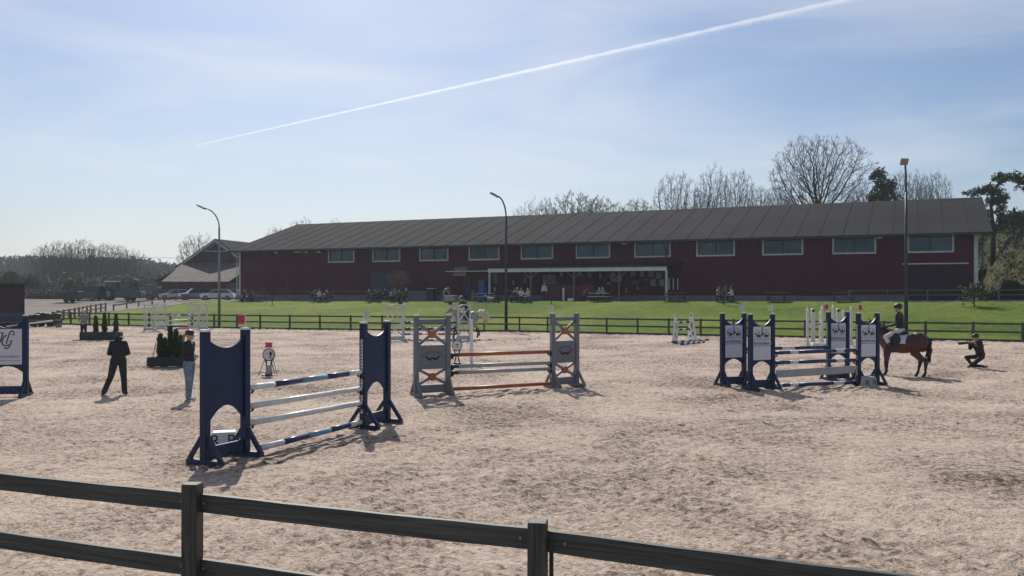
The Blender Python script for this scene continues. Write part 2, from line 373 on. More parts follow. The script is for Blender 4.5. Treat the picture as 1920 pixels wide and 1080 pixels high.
def wood(name, c0, c1, along):
    m = bpy.data.materials.new(name); m.use_nodes = True; t = m.node_tree; b = t.nodes['Principled BSDF']; b.inputs['Roughness'].default_value = .58; b.inputs['Specular IOR Level'].default_value = .4
    tc_ = N(t, 'ShaderNodeTexCoord'); oi = N(t, 'ShaderNodeObjectInfo'); av = N(t, 'ShaderNodeVectorMath', operation='ADD'); t.links.new(tc_.outputs['Object'], av.inputs[0]); t.links.new(oi.outputs['Location'], av.inputs[1])
    mp_ = N(t, 'ShaderNodeMapping'); mp_.inputs['Scale'].default_value = along; t.links.new(av.outputs[0], mp_.inputs['Vector'])
    n = N(t, 'ShaderNodeTexNoise', Scale=1.0, Detail=6.0, Roughness=.7, Distortion=.6); t.links.new(mp_.outputs[0], n.inputs['Vector'])
    r = N(t, 'ShaderNodeValToRGB'); r.color_ramp.elements[0].position = .36; r.color_ramp.elements[0].color = (*c0, 1); r.color_ramp.elements[1].position = .68; r.color_ramp.elements[1].color = (*c1, 1); t.links.new(n.outputs['Fac'], r.inputs['Fac'])
    vo = N(t, 'ShaderNodeTexVoronoi', Scale=3.2); t.links.new(av.outputs[0], vo.inputs['Vector']); kr_ = N(t, 'ShaderNodeValToRGB'); kr_.color_ramp.elements[0].position = .05; kr_.color_ramp.elements[0].color = (.25, .22, .2, 1); kr_.color_ramp.elements[1].position = .09; kr_.color_ramp.elements[1].color = (1, 1, 1, 1)
    t.links.new(vo.outputs['Distance'], kr_.inputs['Fac']); mm = N(t, 'ShaderNodeMixRGB', blend_type='MULTIPLY'); mm.inputs['Fac'].default_value = 1; t.links.new(r.outputs['Color'], mm.inputs['Color1']); t.links.new(kr_.outputs['Color'], mm.inputs['Color2']); t.links.new(mm.outputs[0], b.inputs['Base Color'])
    bp = N(t, 'ShaderNodeBump', Strength=.6, Distance=.004); t.links.new(n.outputs['Fac'], bp.inputs['Height']); t.links.new(bp.outputs[0], b.inputs['Normal']); return m
M_rail = wood('weathered_rail_wood', (.024, .026, .025), (.098, .100, .092), (1.3, 45, 45)); M_fence = wood('weathered_post_wood', (.024, .024, .022), (.090, .084, .072), (40, 40, 1.5))
def dusty(m, hgt=.7):                                # dried sand splashed on the lower parts, in object height
    t = m.node_tree; b = t.nodes['Principled BSDF']; src = b.inputs['Base Color'].links[0].from_socket; tc_ = N(t, 'ShaderNodeTexCoord'); sp = N(t, 'ShaderNodeSeparateXYZ'); t.links.new(tc_.outputs['Object'], sp.inputs[0])
    n = N(t, 'ShaderNodeTexNoise', Scale=14.0, Detail=7.0, Roughness=.75); t.links.new(tc_.outputs['Object'], n.inputs['Vector'])
    a = N(t, 'ShaderNodeMath', operation='MULTIPLY_ADD'); a.inputs[1].default_value = -.35/hgt; a.inputs[2].default_value = 0.0; t.links.new(sp.outputs['Z'], a.inputs[0]); s_ = N(t, 'ShaderNodeMath', operation='ADD'); t.links.new(a.outputs[0], s_.inputs[0]); t.links.new(n.outputs['Fac'], s_.inputs[1])
    r = N(t, 'ShaderNodeValToRGB'); r.color_ramp.elements[0].position = .40; r.color_ramp.elements[0].color = (0, 0, 0, 1); r.color_ramp.elements[1].position = .62; r.color_ramp.elements[1].color = (.5, .5, .5, 1); t.links.new(s_.outputs[0], r.inputs['Fac'])
    x = N(t, 'ShaderNodeMixRGB'); x.inputs['Color2'].default_value = (.20, .165, .14, 1); t.links.new(r.outputs['Color'], x.inputs['Fac']); t.links.new(src, x.inputs['Color1']); t.links.new(x.outputs[0], b.inputs['Base Color'])
for m_ in (M_navy, M_grey): dusty(m_)
def col(name, c, r=.6): return mat(name, c, r, .1, 3)

# ------------------------------------------------------------------ the long riding hall
hall = thing('riding_hall', 'long dark red riding hall with a grey roof and a row of high windows', 'building')
EAVE = 2.6+4.82; RIDGE = 2.6+8.66; DEP = 23.8
def wbox(mb, u0, u1, v0, v1, z0, z1):
    c = wall_uv((u0+u1)/2, (v0+v1)/2, (z0+z1)/2)
    mb.box(c, (u1-u0, v1-v0, z1-z0), Matrix.Rotation(WANG, 3, 'Z')); return mb
def wpt(u, v, z): return wall_uv(u, v, z)
# walls with real window openings: build the front wall from strips round the windows
wins = []
for cx in (641, 726, 814, 909, 1005, 1110, 1220, 1339, 1468, 1604, 1748):
    wins.append(wall_u(cx))
fit = np.polyfit(np.arange(11), wins, 1); wins = [fit[0]*k+fit[1] for k in range(11)]
WH, WZ0, WZ1 = 1.62, 2.6+3.38, 2.6+4.62
m = MB()
zb = 1.0; ZP = 2.25
edges = [0]
for u in wins: edges += [u-WH, u+WH]
edges.append(WLEN)
for i in range(0, len(edges)-1):
    if i % 2 == 0: wbox(m, edges[i], edges[i+1], 0, .25, ZP, EAVE+.1)
    else: wbox(m, edges[i], edges[i+1], 0, .25, ZP, WZ0); wbox(m, edges[i], edges[i+1], 0, .25, WZ1, EAVE+.1)
# back wall, gable walls
wbox(m, 0, WLEN, DEP-.25, DEP, zb, EAVE+.1)
for u in (0.0, WLEN-.25):
    poly = [(0.252, zb), (DEP-.252, zb), (DEP-.252, EAVE), (DEP/2, RIDGE-.1), (0.252, EAVE)]
    vs = [wpt(u, v, z) for v, z in poly]+[wpt(u+.25, v, z) for v, z in poly]; n = len(poly)
    m._add(vs, [tuple(range(n)), tuple(range(2*n-1, n-1, -1))]+[(i, n+i, n+(i+1) % n, (i+1) % n) for i in range(n)])
# vertical cover battens
u = .3
while u < WLEN-.2:
    inw = any(abs(u-w) < WH+.12 for w in wins)
    wbox(m, u-.03, u+.03, -.022, -.002, ZP+.02, WZ0-.16 if inw else EAVE-.15)
    u += 0.3
for u in [wall_u(560)]+[(wins[i]+wins[i+1])/2 for i in (0, 1, 3, 5, 7, 8, 9)]:             # wide joint boards
    wbox(m, u-.09, u+.09, -.04, -.024, ZP+.02, EAVE-.2)
m.build('wall', M_red, hall)
m = MB(); wbox(m, -.04, WLEN+.04, -.05, .3, .9, ZP-.003); m.build('plinth', M_plinth, hall)
m = MB(); wbox(m, -.02, .22, -.09, -.045, ZP, EAVE-.1); m.build('corner_board', M_offwhite, hall); m = MB(); wbox(m, WLEN-.28, WLEN+.02, -.09, -.045, 1.6, EAVE-.1)
m.build('corner_board', M_offwhite, hall)
for i, u in enumerate(wins):
    fr = MB()
    wbox(fr, u-WH-.14, u+WH+.14, -.06, -.03, WZ0-.14, WZ0-.002); wbox(fr, u-WH-.14, u-WH, -.06, -.03, WZ0, WZ1)
    wbox(fr, u+WH, u+WH+.14, -.06, -.03, WZ0, WZ1); wbox(fr, u-WH-.14, u+WH+.14, -.06, -.03, WZ1+.002, WZ1+.1)
    w_ = MB(); wbox(w_, u-WH, u+WH, .08, .12, WZ0, WZ1); win = w_.build('window', M_glass, hall)
    fr.build('frame', M_offwhite, win)
    mu = MB(); wbox(mu, u-.06, u+.06, .02, .078, WZ0, WZ1); mu.build('mullion', M_darkmetal, win)
# roof with sheet ribs
def roofz(v, off=0): return EAVE+.12+(RIDGE-EAVE-.12)*(min(v, DEP-v)+0.0)/(DEP/2)+off
m = MB(); o0, o1, ov = -1.0, WLEN+1.0, -.95
th = .16
def rq(m, u0, u1, va, vb, t0, t1):
    vs = [wpt(u, v, roofz(v)+t) for t in (t0, t1) for (u, v) in ((u0, va), (u1, va), (u1, vb), (u0, vb))]
    m._add(vs, [(0,3,2,1),(4,5,6,7),(0,1,5,4),(1,2,6,5),(2,3,7,6),(3,0,4,7)])
rq(m, o0, o1, ov, DEP/2, 0, th); rq(m, o0, o1, DEP/2, DEP-ov, 0, th)
m.cur = 1
u = o0+.4
while u < o1:
    rq(m, u-.025, u+.025, ov, DEP/2, th+.002, th+.035); u += 1.93
m.build('roof', [M_roof, M_roofrib], hall)
m = MB(); m.tube([wpt(o0, ov-.07, roofz(ov)+.02), wpt(o1, ov-.07, roofz(ov)+.02)], .08, 8)
g_ = m.build('gutter', M_darkmetal, hall)
for u, d in ((WLEN+.33, 0), (wall_u(1249), 1), (-.25, 0)):
    m = MB(); zt = roofz(ov)-.05
    m.tube([wpt(u-.1, ov-.05, zt), wpt(u, ov+.2, zt-.25), wpt(u, -.16, zt-.75), wpt(u, -.16, 2.0)], .055, 8)
    m.build('downpipe', M_darkmetal if u > 0 else M_offwhite, hall)
for px, y in ((521,474),(562,473),(577,473),(601,473),(1172,457),(1650,446)):           # floodlights under the eaves
    u = wall_u(px); p = wpt(u, -.25, 0); m = MB(); wbox(m, u-(.5 if px == 562 else .22), u+(.5 if px == 562 else .22), -.4, -.1, zat(y, p.y)-.06, zat(y, p.y)+.08); m.build('wall_light', M_white, hall)
# doors
def door(px0, px1, y0, name='door', mt=M_door):
    a, b = wall_u(px0), wall_u(px1); yy = wpt((a+b)/2, 0, 0).y; m = MB(); wbox(m, a, b, -.07, -.003, 1.8, zat(y0, yy)); d = m.build(name, mt, hall)
    m = MB(); wbox(m, b-.4, b-.3, -.14, -.072, 2.6, 2.85); m.build('handle', M_galv, d); return d
door(696, 733, 511); door(1704, 1815, 499, 'sliding_door', M_redd)
door(1018, 1041, 515, 'roller_door', col('roller_grey', (.16, .18, .2)))
a, b = wall_u(1692), wall_u(1816); m = MB(); wbox(m, a, b, -.16, -.073, zat(495.5, 73), zat(495.5, 73)+.1); m.build('door_rail', M_offwhite, hall)
door(868, 884, 517, 'door', M_black)
a, b = wall_u(853), wall_u(883); m = MB(); zz = zat(515, 88)
vs = [wpt(a, -.05, zz+.9), wpt(b-.3, -.05, zz+.9), wpt(b, -1.2, zz), wpt(a+.4, -1.2, zz), wpt(a, -.05, zz+.82), wpt(b-.3, -.05, zz+.82), wpt(b, -1.2, zz-.08), wpt(a+.4, -1.2, zz-.08)]
m._add(vs, [(0,1,2,3),(7,6,5,4),(0,4,5,1),(1,5,6,2),(2,6,7,3),(3,7,4,0)]); m.build('awning', col('tan_awning', (.23, .19, .11)), hall)
# canopy
can = thing('canopy', 'long open canopy with a white front beam and slim posts on the hall front', 'canopy')
cu0, cu1 = wall_u(940), wall_u(1272)-.3; CV = -3.0; CZ = 4.68
m = MB(); wbox(m, cu0, cu1, CV-.1, CV+.02, CZ-.17, CZ+.2); m.build('beam', M_white, can)
m = MB(); vs = [wpt(cu0-.1, CV-.25, CZ+.22), wpt(cu1+.7, CV-.25, CZ+.22), wpt(cu1+.7, -.03, CZ+.6), wpt(cu0-.1, -.03, CZ+.6)]; vs += [v+Vector((0,0,.07)) for v in vs]
m._add(vs, [(0,3,2,1),(4,5,6,7),(0,1,5,4),(1,2,6,5),(2,3,7,6),(3,0,4,7)]); m.build('canopy_roof', M_roof, can)
for k in range(5):
    u = cu0+.08+(cu1-cu0-.16)*k/4; p = wpt(u, CV+.1, 0); wd = .2 if k in (4,) else (.13 if k else .17)
    m = MB(); m.box((p.x, p.y, (1.5+CZ-.17)/2), (wd, wd, CZ-.17-1.5)); m.build('post', M_offwhite if k in (0, 4) else M_plinth, can)
    if 0 < k < 4:
        for s in (-1, 1):
            m = MB(); m.bar(wpt(u, CV+.1, CZ-.85), wpt(u+s*.7, CV+.1, CZ-.2), .07, .07); m.build('brace', M_plinth, can)
a, b = wall_u(843), cu0-.15; m = MB(); wbox(m, a, b, -1.0, -.1, CZ-.02, CZ+.07); o = m.build('narrow_canopy', M_offwhite); tag(o, 'thin white edged lean-to canopy left of the long canopy', 'canopy')
# grille beside canopy
g = thing('window_grille', 'upright white bars beside the right end of the canopy', 'grille')
for px in (1257, 1265, 1273):
    u = wall_u(px); m = MB(); wbox(m, u-.05, u+.05, -.5, -.4, 2.5+.3, 2.5+1.35); m.build('bar', M_offwhite, g)
m = MB(); wbox(m, wall_u(1254), wall_u(1275), -.5, -.07, 2.72, 2.79); m.build('frame', M_darkmetal, g)
# panels and posters on the wall under the canopy
pst = [(1105,515,8,10,0),(1127,516,5,9,0),(1148,517,6,9,1),(1152,524,13,8,1),(1142,531,5,4,0),(1163,521,6,12,1),(1187,512,9,13,1),(1204,513,8,12,0),(1221,512,9,13,1),(1236,516,9,11,1),(1212,525,4,4,0),(1192,529,13,9,2),(1225,530,9,13,1),(1241,530,8,12,1),(1196,540,4,6,0),(1175,545,3,10,0),(985,525,6,12,2),(963,530,6,10,2),(930,522,8,20,2),(1087,513,7,9,1),(1053,514,6,8,0),(1045,530,5,6,2),(955,545,8,4,2)]
pc = ['cream', 'pale', 'greyish']; pmat = [col('poster_cream', (.30,.28,.24)), col('poster_pale', (.27,.28,.31)), col('poster_grey', (.09,.10,.12))]
ORD = 'first second third fourth fifth sixth seventh eighth ninth tenth eleventh twelfth thirteenth fourteenth fifteenth sixteenth seventeenth eighteenth nineteenth twentieth twenty-first twenty-second twenty-third twenty-fourth'.split()
where = ['hanging under the left half of the canopy', 'hanging by the middle canopy posts', 'hanging near the right end of the canopy']
for i, (px, py, w, h, k) in enumerate(pst):
    u = wall_u(px); yy = wpt(u, 0, 0).y; W2 = w/F*yy/2/.93; H2 = h/F*yy/2; zc = zat(py, yy); m = MB()
    wbox(m, u-W2, u+W2, -.075, -.045, zc-H2, zc+H2); m.cur = 1
    for q in range(3): wbox(m, u-W2*.7, u+W2*(.3+.2*((i+q) % 3)), -.082, -.077, zc-H2*.7+q*H2*.5, zc-H2*.55+q*H2*.5)
    o = m.build('poster', [pmat[k], M_inkg])
    rank = sorted(q[0]+q[1]*.001 for q in pst).index(px+py*.001)
    tag(o, f'small {pc[k]} notice{", wide," if w > h else ""} {ORD[rank]} from the left on the wall under the canopy', 'poster', 'notices on the wall under the canopy')
# rails along the terrace
def railfence(name, label, pts, hs, mt, sp, rails, pw=.1, cat='fence', rh=.1, group=None, kind=None):
    t = thing(name, label, cat, group=group)
    for i in range(len(pts)-1):
        p, q = Vector(pts[i]), Vector(pts[i+1]); L = (q-p).length; n = max(1, round(L/sp))
        for k in range(n+(1 if i == len(pts)-2 else 0)):
            c = p+(q-p)*k/n; m = MB(); m.box((c.x, c.y, c.z+hs/2-.15), (pw, pw, hs+.3)); m.build('post', mt, t)
        for z in rails:
            m = MB(); side = (q-p).normalized().cross(Vector((0,0,1)))*(pw/2+.03); m.bar(p+Vector((0,0,z))+side, q+Vector((0,0,z))+side, .05, rh); m.build('rail', mt, t)
    return t
def tp(px, Y, dz=0): v = at(px, Y); v.z += dz; return v
railfence('metal_railing', 'thin grey railing along the plinth of the hall, left part', [wpt(wall_u(460), -1.2, gz(*wpt(wall_u(460), -1.2, 0).xy)), wpt(wall_u(838), -1.2, gz(*wpt(wall_u(838), -1.2, 0).xy))], 1.05, M_plinth, 4.5, [1.0], .06, 'railing', .06)
railfence('metal_railing', 'two-bar grey railing before the sliding door at the right end of the hall', [wpt(wall_u(1594), -1.6, 1.75), wpt(wall_u(1815), -1.6, 1.8)], 1.0, M_plinth, 3.3, [.95, .55], .1, 'railing', .07)
railfence('metal_railing', 'two-bar grey railing running on past the hall below the hill', [Vector((38.6, 69.8, 1.85)), Vector((50, 65.5, 1.9))], .95, M_plinth, 3.6, [.9, .5], .1, 'railing', .07)
# ------------------------------------------------------------------ barns on the left
barn = thing('gable_barn', 'dark red barn gable with a tiled lean-to roof in front, left of the hall', 'barn')
bz = 1.3
def quad(m, pts, t=.12):
    a = [Vector(p) for p in pts]; n = (a[1]-a[0]).cross(a[2]-a[0]).normalized()*t; b = [p+n for p in a]
    k = len(a); m._add(a+b, [tuple(range(k))[::-1], tuple(range(k, 2*k))]+[(i, (i+1) % k, k+(i+1) % k, k+i) for i in range(k)])
gx0, gx1, ga, gY = -56.3, -44.4, -50.4, 150.0
dirb = Vector((.22, 1, 0))
m = MB(); A = [(gx0, gY, bz), (gx1, gY, bz), (gx1, gY, 7.2), (ga, gY, 11.3), (gx0, gY, 7.2)]
A = [Vector(a) for a in A]; B = [a+dirb*26 for a in A]; m._add(A+B, [(0,1,2,3,4),(9,8,7,6,5),(0,5,6,1),(1,6,7,2),(0,4,9,5)]); m.build('wall', M_redd, barn)
m = MB(); 
for s, e in ((gx0-.9, 6.65), (gx1+.9, 6.65)):
    a = Vector((ga, gY-.6, 11.45)); b = Vector((s, gY-.6, e)); q = [a, b, b+dirb*27.5, a+dirb*27.5]
    if s > ga: q = q[::-1]
    quad(m, q, -.16)
m.build('roof', M_roof, barn)
m = MB()
for s in (-1, 1): m.bar((ga, gY-.66, 11.3), (ga+s*6.7, gY-.66, 6.5), .06, .22)
m.bar((ga-2, gY-.1, 9.9-.4), (ga+2, gY-.1, 9.9-.4), .06, .12); m.bar((ga-2, gY-.1, 9.5), (ga, gY-.1, 10.9), .06, .12); m.bar((ga+2, gY-.1, 9.5), (ga, gY-.1, 10.9), .06, .12)
m.build('barge_board', M_offwhite, barn)
m = MB(); quad(m, [(-55.0, 138, 4.05), (-44.4, 138, 4.05), (-43.6, gY-.05, 7.4), (-55.9, gY-.05, 7.4)], .15); m.build('lean_to_roof', M_tile, barn)
m = MB(); m.box((-49.6, 144.4, (bz+4.0)/2), (9.9, 11.0, 4.0-bz)); m.build('lean_to_wall', M_red, barn)
sh = thing('small_shed', 'low dark shed half hidden behind the tiled lean-to roof', 'shed')
m = MB(); P0 = [(-62.5, 155, 1.3), (-56.8, 155, 1.3), (-56.8, 155, 5.0), (-58.2, 155, 6.6), (-62.5, 155, 4.4)]; P0 = [Vector(p) for p in P0]; P1 = [p+Vector((0, 6, 0)) for p in P0]; m._add(P0+P1, [(0,1,2,3,4),(9,8,7,6,5),(0,5,6,1),(1,6,7,2),(0,4,9,5)]); m.build('wall', M_redd, sh)
m = MB(); quad(m, [(-58.1, 154.6, 6.75), (-62.9, 154.6, 4.35), (-62.9, 161.5, 4.35), (-58.1, 161.5, 6.75)], -.12); m.build('roof', M_roof, sh)
# judges' box at the left edge
jb = thing('judges_box', 'dark maroon cabin with a flat roof at the left edge of the arena', 'cabin')
jx, jy = -36.0, 62
m = MB(); m.box((jx-4, jy+1.5, 1.45), (8, 3, 3.3)); m.build('wall', M_redd, jb)
m = MB(); m.box((jx-4, jy+1.4, 3.16), (8.3, 3.5, .1)); m.build('roof', M_darkmetal, jb)
m = MB(); m.box((jx-4.1, jy-.08, 1.3), (4.6, .1, 1.0)); m.build('window', M_glass, jb)
m = MB(); m.box((jx-2.2, jy+.8, 3.35), (2.2, 1.2, .26)); m.ell((jx-2.7, jy+.8, 3.47), (.5, .5, .12)); m.build('roof_box', M_white, jb)
# ------------------------------------------------------------------ fences
fp = [Vector((x, y, 0)) for x, y in zip(FX[1:], FYv[1:])]
railfence('arena_fence', 'dark two-rail wooden fence along the far side of the sand arena', [p+Vector((0, .12, 0)) for p in fp], 1.02, M_farfence, 2.15, [.93, .5], .11)
o = MB()
for i in range(len(fp)-1):
    p, q = fp[i], fp[i+1]; o.bar(p+Vector((0, .25, .02)), q+Vector((0, .25, .02)), .05, .18)
tag(o.build('kick_board', M_farfence), 'low dark board edging the sand under the far fence', 'board')
railfence('path_fence', 'close-posted brown fence climbing beside the gravel track', [tp(108, 76), tp(140, 82), tp(170, 90), tp(198, 97)], .95, M_redfence, 2.1, [.85, .45], .13)
railfence('path_fence', 'low brown rail beside the upper gravel track before the parked cars', [tp(213, 98), tp(260, 108), tp(330, 122)], .7, M_redfence, 5.2, [.6], .13, rh=.14)
# near fence
nf = thing('near_fence', 'weathered dark wooden rail fence in the foreground', 'fence')
A = Vector((-2.03, 5.58, 0)); B = Vector((.12, 4.67, 0)); dn = (B-A).normalized(); L = (B-A).length
side = Vector((dn.y, -dn.x, 0)); side = side if side.y > 0 else -side
FP = [Vector((-2.05, 5.65, 0)), Vector((.122, 4.80, 0)), Vector((2.237, 3.82, 0))]
d0, d1 = FP[0]-FP[1], FP[2]-FP[1]; FP = [FP[0]+d0*2, FP[0]+d0, FP[0], FP[1], FP[2], FP[2]+d1, FP[2]+d1*2, FP[2]+d1*3]; FP = [FP[0]+d0*2, FP[0]+d0]+FP
for k, c in enumerate(FP):
    q = FP[min(k+1, 9)]-FP[max(k-1, 0)]; an = math.atan2(q.y, q.x); m = MB(); w_ = .102
    m.box((0, 0, -.02), (w_, w_, 1.40 if k != 5 else 1.37)); p_ = m.build('post', M_fence, nf); bv = p_.modifiers.new('b', 'BEVEL'); bv.width = .006
    p_.location = (c.x+.015, c.y-.05, .70-.0); p_.rotation_euler = (R(.6*((k % 2)*2-1)), R(-.7+.5*(k % 3)), an*.35)
    if k == 5:
        m = MB(); m.box((c.x+.092, c.y-.01, .62), (.022, .05, 1.3)); m.build('strap', M_black, nf)
for z in (1.252, .838):
    for k in range(9):
        dd = (FP[k+1]-FP[k]).normalized(); off = .085 if k == 5 else .0
        rn = random.Random(k*7+int(z*10)); a = FP[k]+dd*off+Vector((0, 0, z+rn.uniform(-.004, .004))); b = FP[k+1]-dd*.004+Vector((0, 0, z+rn.uniform(-.004, .004)))
        m = MB(); L = (b-a).length; n = 10
        for q in range(n):                                                   # a plank that bows very slightly
            x0, x1 = -L/2+L*q/n, -L/2+L*(q+1)/n; s0 = -.006*(1-(2*q/n-1)**2); s1 = -.006*(1-(2*(q+1)/n-1)**2); h0 = .0575+.0015*math.sin(q*2.1+k); h1 = .0575+.0015*math.sin((q+1)*2.1+k)
            vs = [(x, y, s_+e*h_) for x, s_, h_ in ((x0, s0, h0), (x1, s1, h1)) for y in (-.017, .017) for e in (-1, 1)]
            fs = [(0,4,5,1),(2,3,7,6),(0,2,6,4),(1,5,7,3)]
            if q == 0: fs.append((0,1,3,2))
            if q == n-1: fs.append((4,6,7,5))
            m._add(vs, fs)
        r_ = m.build('rail', M_rail, nf); r_.location = (a+b)/2; r_.rotation_euler = (0, 0, math.atan2(dd.y, dd.x))
        for x in (-L/2+.10, L/2-.07):
            m = MB(); m.ell((x, -.019, .0), (.011, .005, .011), 10, 5)
            m.build('bolt', M_galv, r_)
# ------------------------------------------------------------------ lamps
def lamp(px, Y, top, side_, label, reach=1.0):
    t = thing('arena_lamp', label, 'lamp post', at(px, Y), group='lamp posts along the far fence'); z0 = t.location.z; Ht = top-z0
    m = MB(); n = 24
    m.tube([(0,0,-.2), (0,0,Ht*.45), (0,0,Ht-1.9)], [.11, .09, .065], 10); m.build('pole', M_darkmetal if px > 600 else M_galv, t, True)
    m = MB(); pts = []
    for k in range(9):
        a = R(k*8.5); pts.append((side_*(1-math.cos(a))*1.3*reach, -abs(1-abs(side_))*(1-math.cos(a))*1.0, Ht-1.9+math.sin(a)*1.5))
    e = Vector(pts[-1]); e2 = e+Vector((side_*.35*reach, -(1-abs(side_))*.35, .12)); pts.append(tuple(e2))
    m.tube(pts, .05, 8); m.build('arm', M_darkmetal if px > 600 else M_galv, t, True)
    m = MB(); M_ = Matrix.Rotation(R(28)*(1 if side_ < 0 else -1), 3, 'Y') if abs(side_) > .5 else Matrix.Rotation(R(-60), 3, 'X')
    m.box((0,0,0), (.62, .42, .10) if abs(side_) > .5 else (.40, .36, .1), M_); m.box((0,0,.06), (.3,.2,.06), M_)
    hd = m.build('lamp_head', M_galv, t); hd.location = e2+Vector((side_*.2, 0, .05))
lamp(411, 66, 9.3, -1, 'tall curved-arm floodlight post nearest the parked cars')
lamp(949, 58.3, 9.35, -1, 'tall curved-arm floodlight post in front of the middle of the hall', .5)
lamp(1699, 48.5, 10.0, -.3, 'tall floodlight post with a square head beside the mounted bay horse')
# ------------------------------------------------------------------ jumps
def X_(px, Y): return Vector(((px-960)/F*Y, Y, 0))
def arc(x0, x1, z0, zm, n=12):                   # parabola from (x0,z0) over (mid,zm) to (x1,z0)
    return [(x0+(x1-x0)*i/n, z0+(zm-z0)*(1-(2*i/n-1)**2)) for i in range(n+1)]
def foot(m, x, w=.33, hz=.44, t=.07):
    m.box((x, 0, .045), (t+.02, 2*w, .085))
    for s in (-1, 1): m.bar((x, s*(w-.03), .08), (x, s*.05, hz), t*.8, .06, (1,0,0))
def flag(parent, x, z, mt, d=1, w=.13, h=.14):
    m = MB(); m.tube([(x, 0, z-.02), (x, 0, z+.22)], .008, 6); f = m.build('flag_stick', M_white, parent); x0 = x; x = 0
    m = MB(); n = 6; vs = []
    for i in range(n+1):
        y = .012*math.sin(i*1.4); e = (.035 if i == n else 0)
        vs += [(x+d*(w*i/n), y, z+.06), (x+d*(w*i/n)-d*e, y, z+.06+h/2), (x+d*(w*i/n), y, z+.06+h)]
    fs = []
    for i in range(n): fs += [(3*i, 3*i+3, 3*i+4, 3*i+1), (3*i+1, 3*i+4, 3*i+5, 3*i+2)]
    m._add(vs, fs); o = m.build('flag', mt, parent); o.location = (x0, 0, 0); o.rotation_euler = (0, 0, -parent.rotation_euler.z+.15); s = o.modifiers.new('s', 'SOLIDIFY'); s.thickness = .006
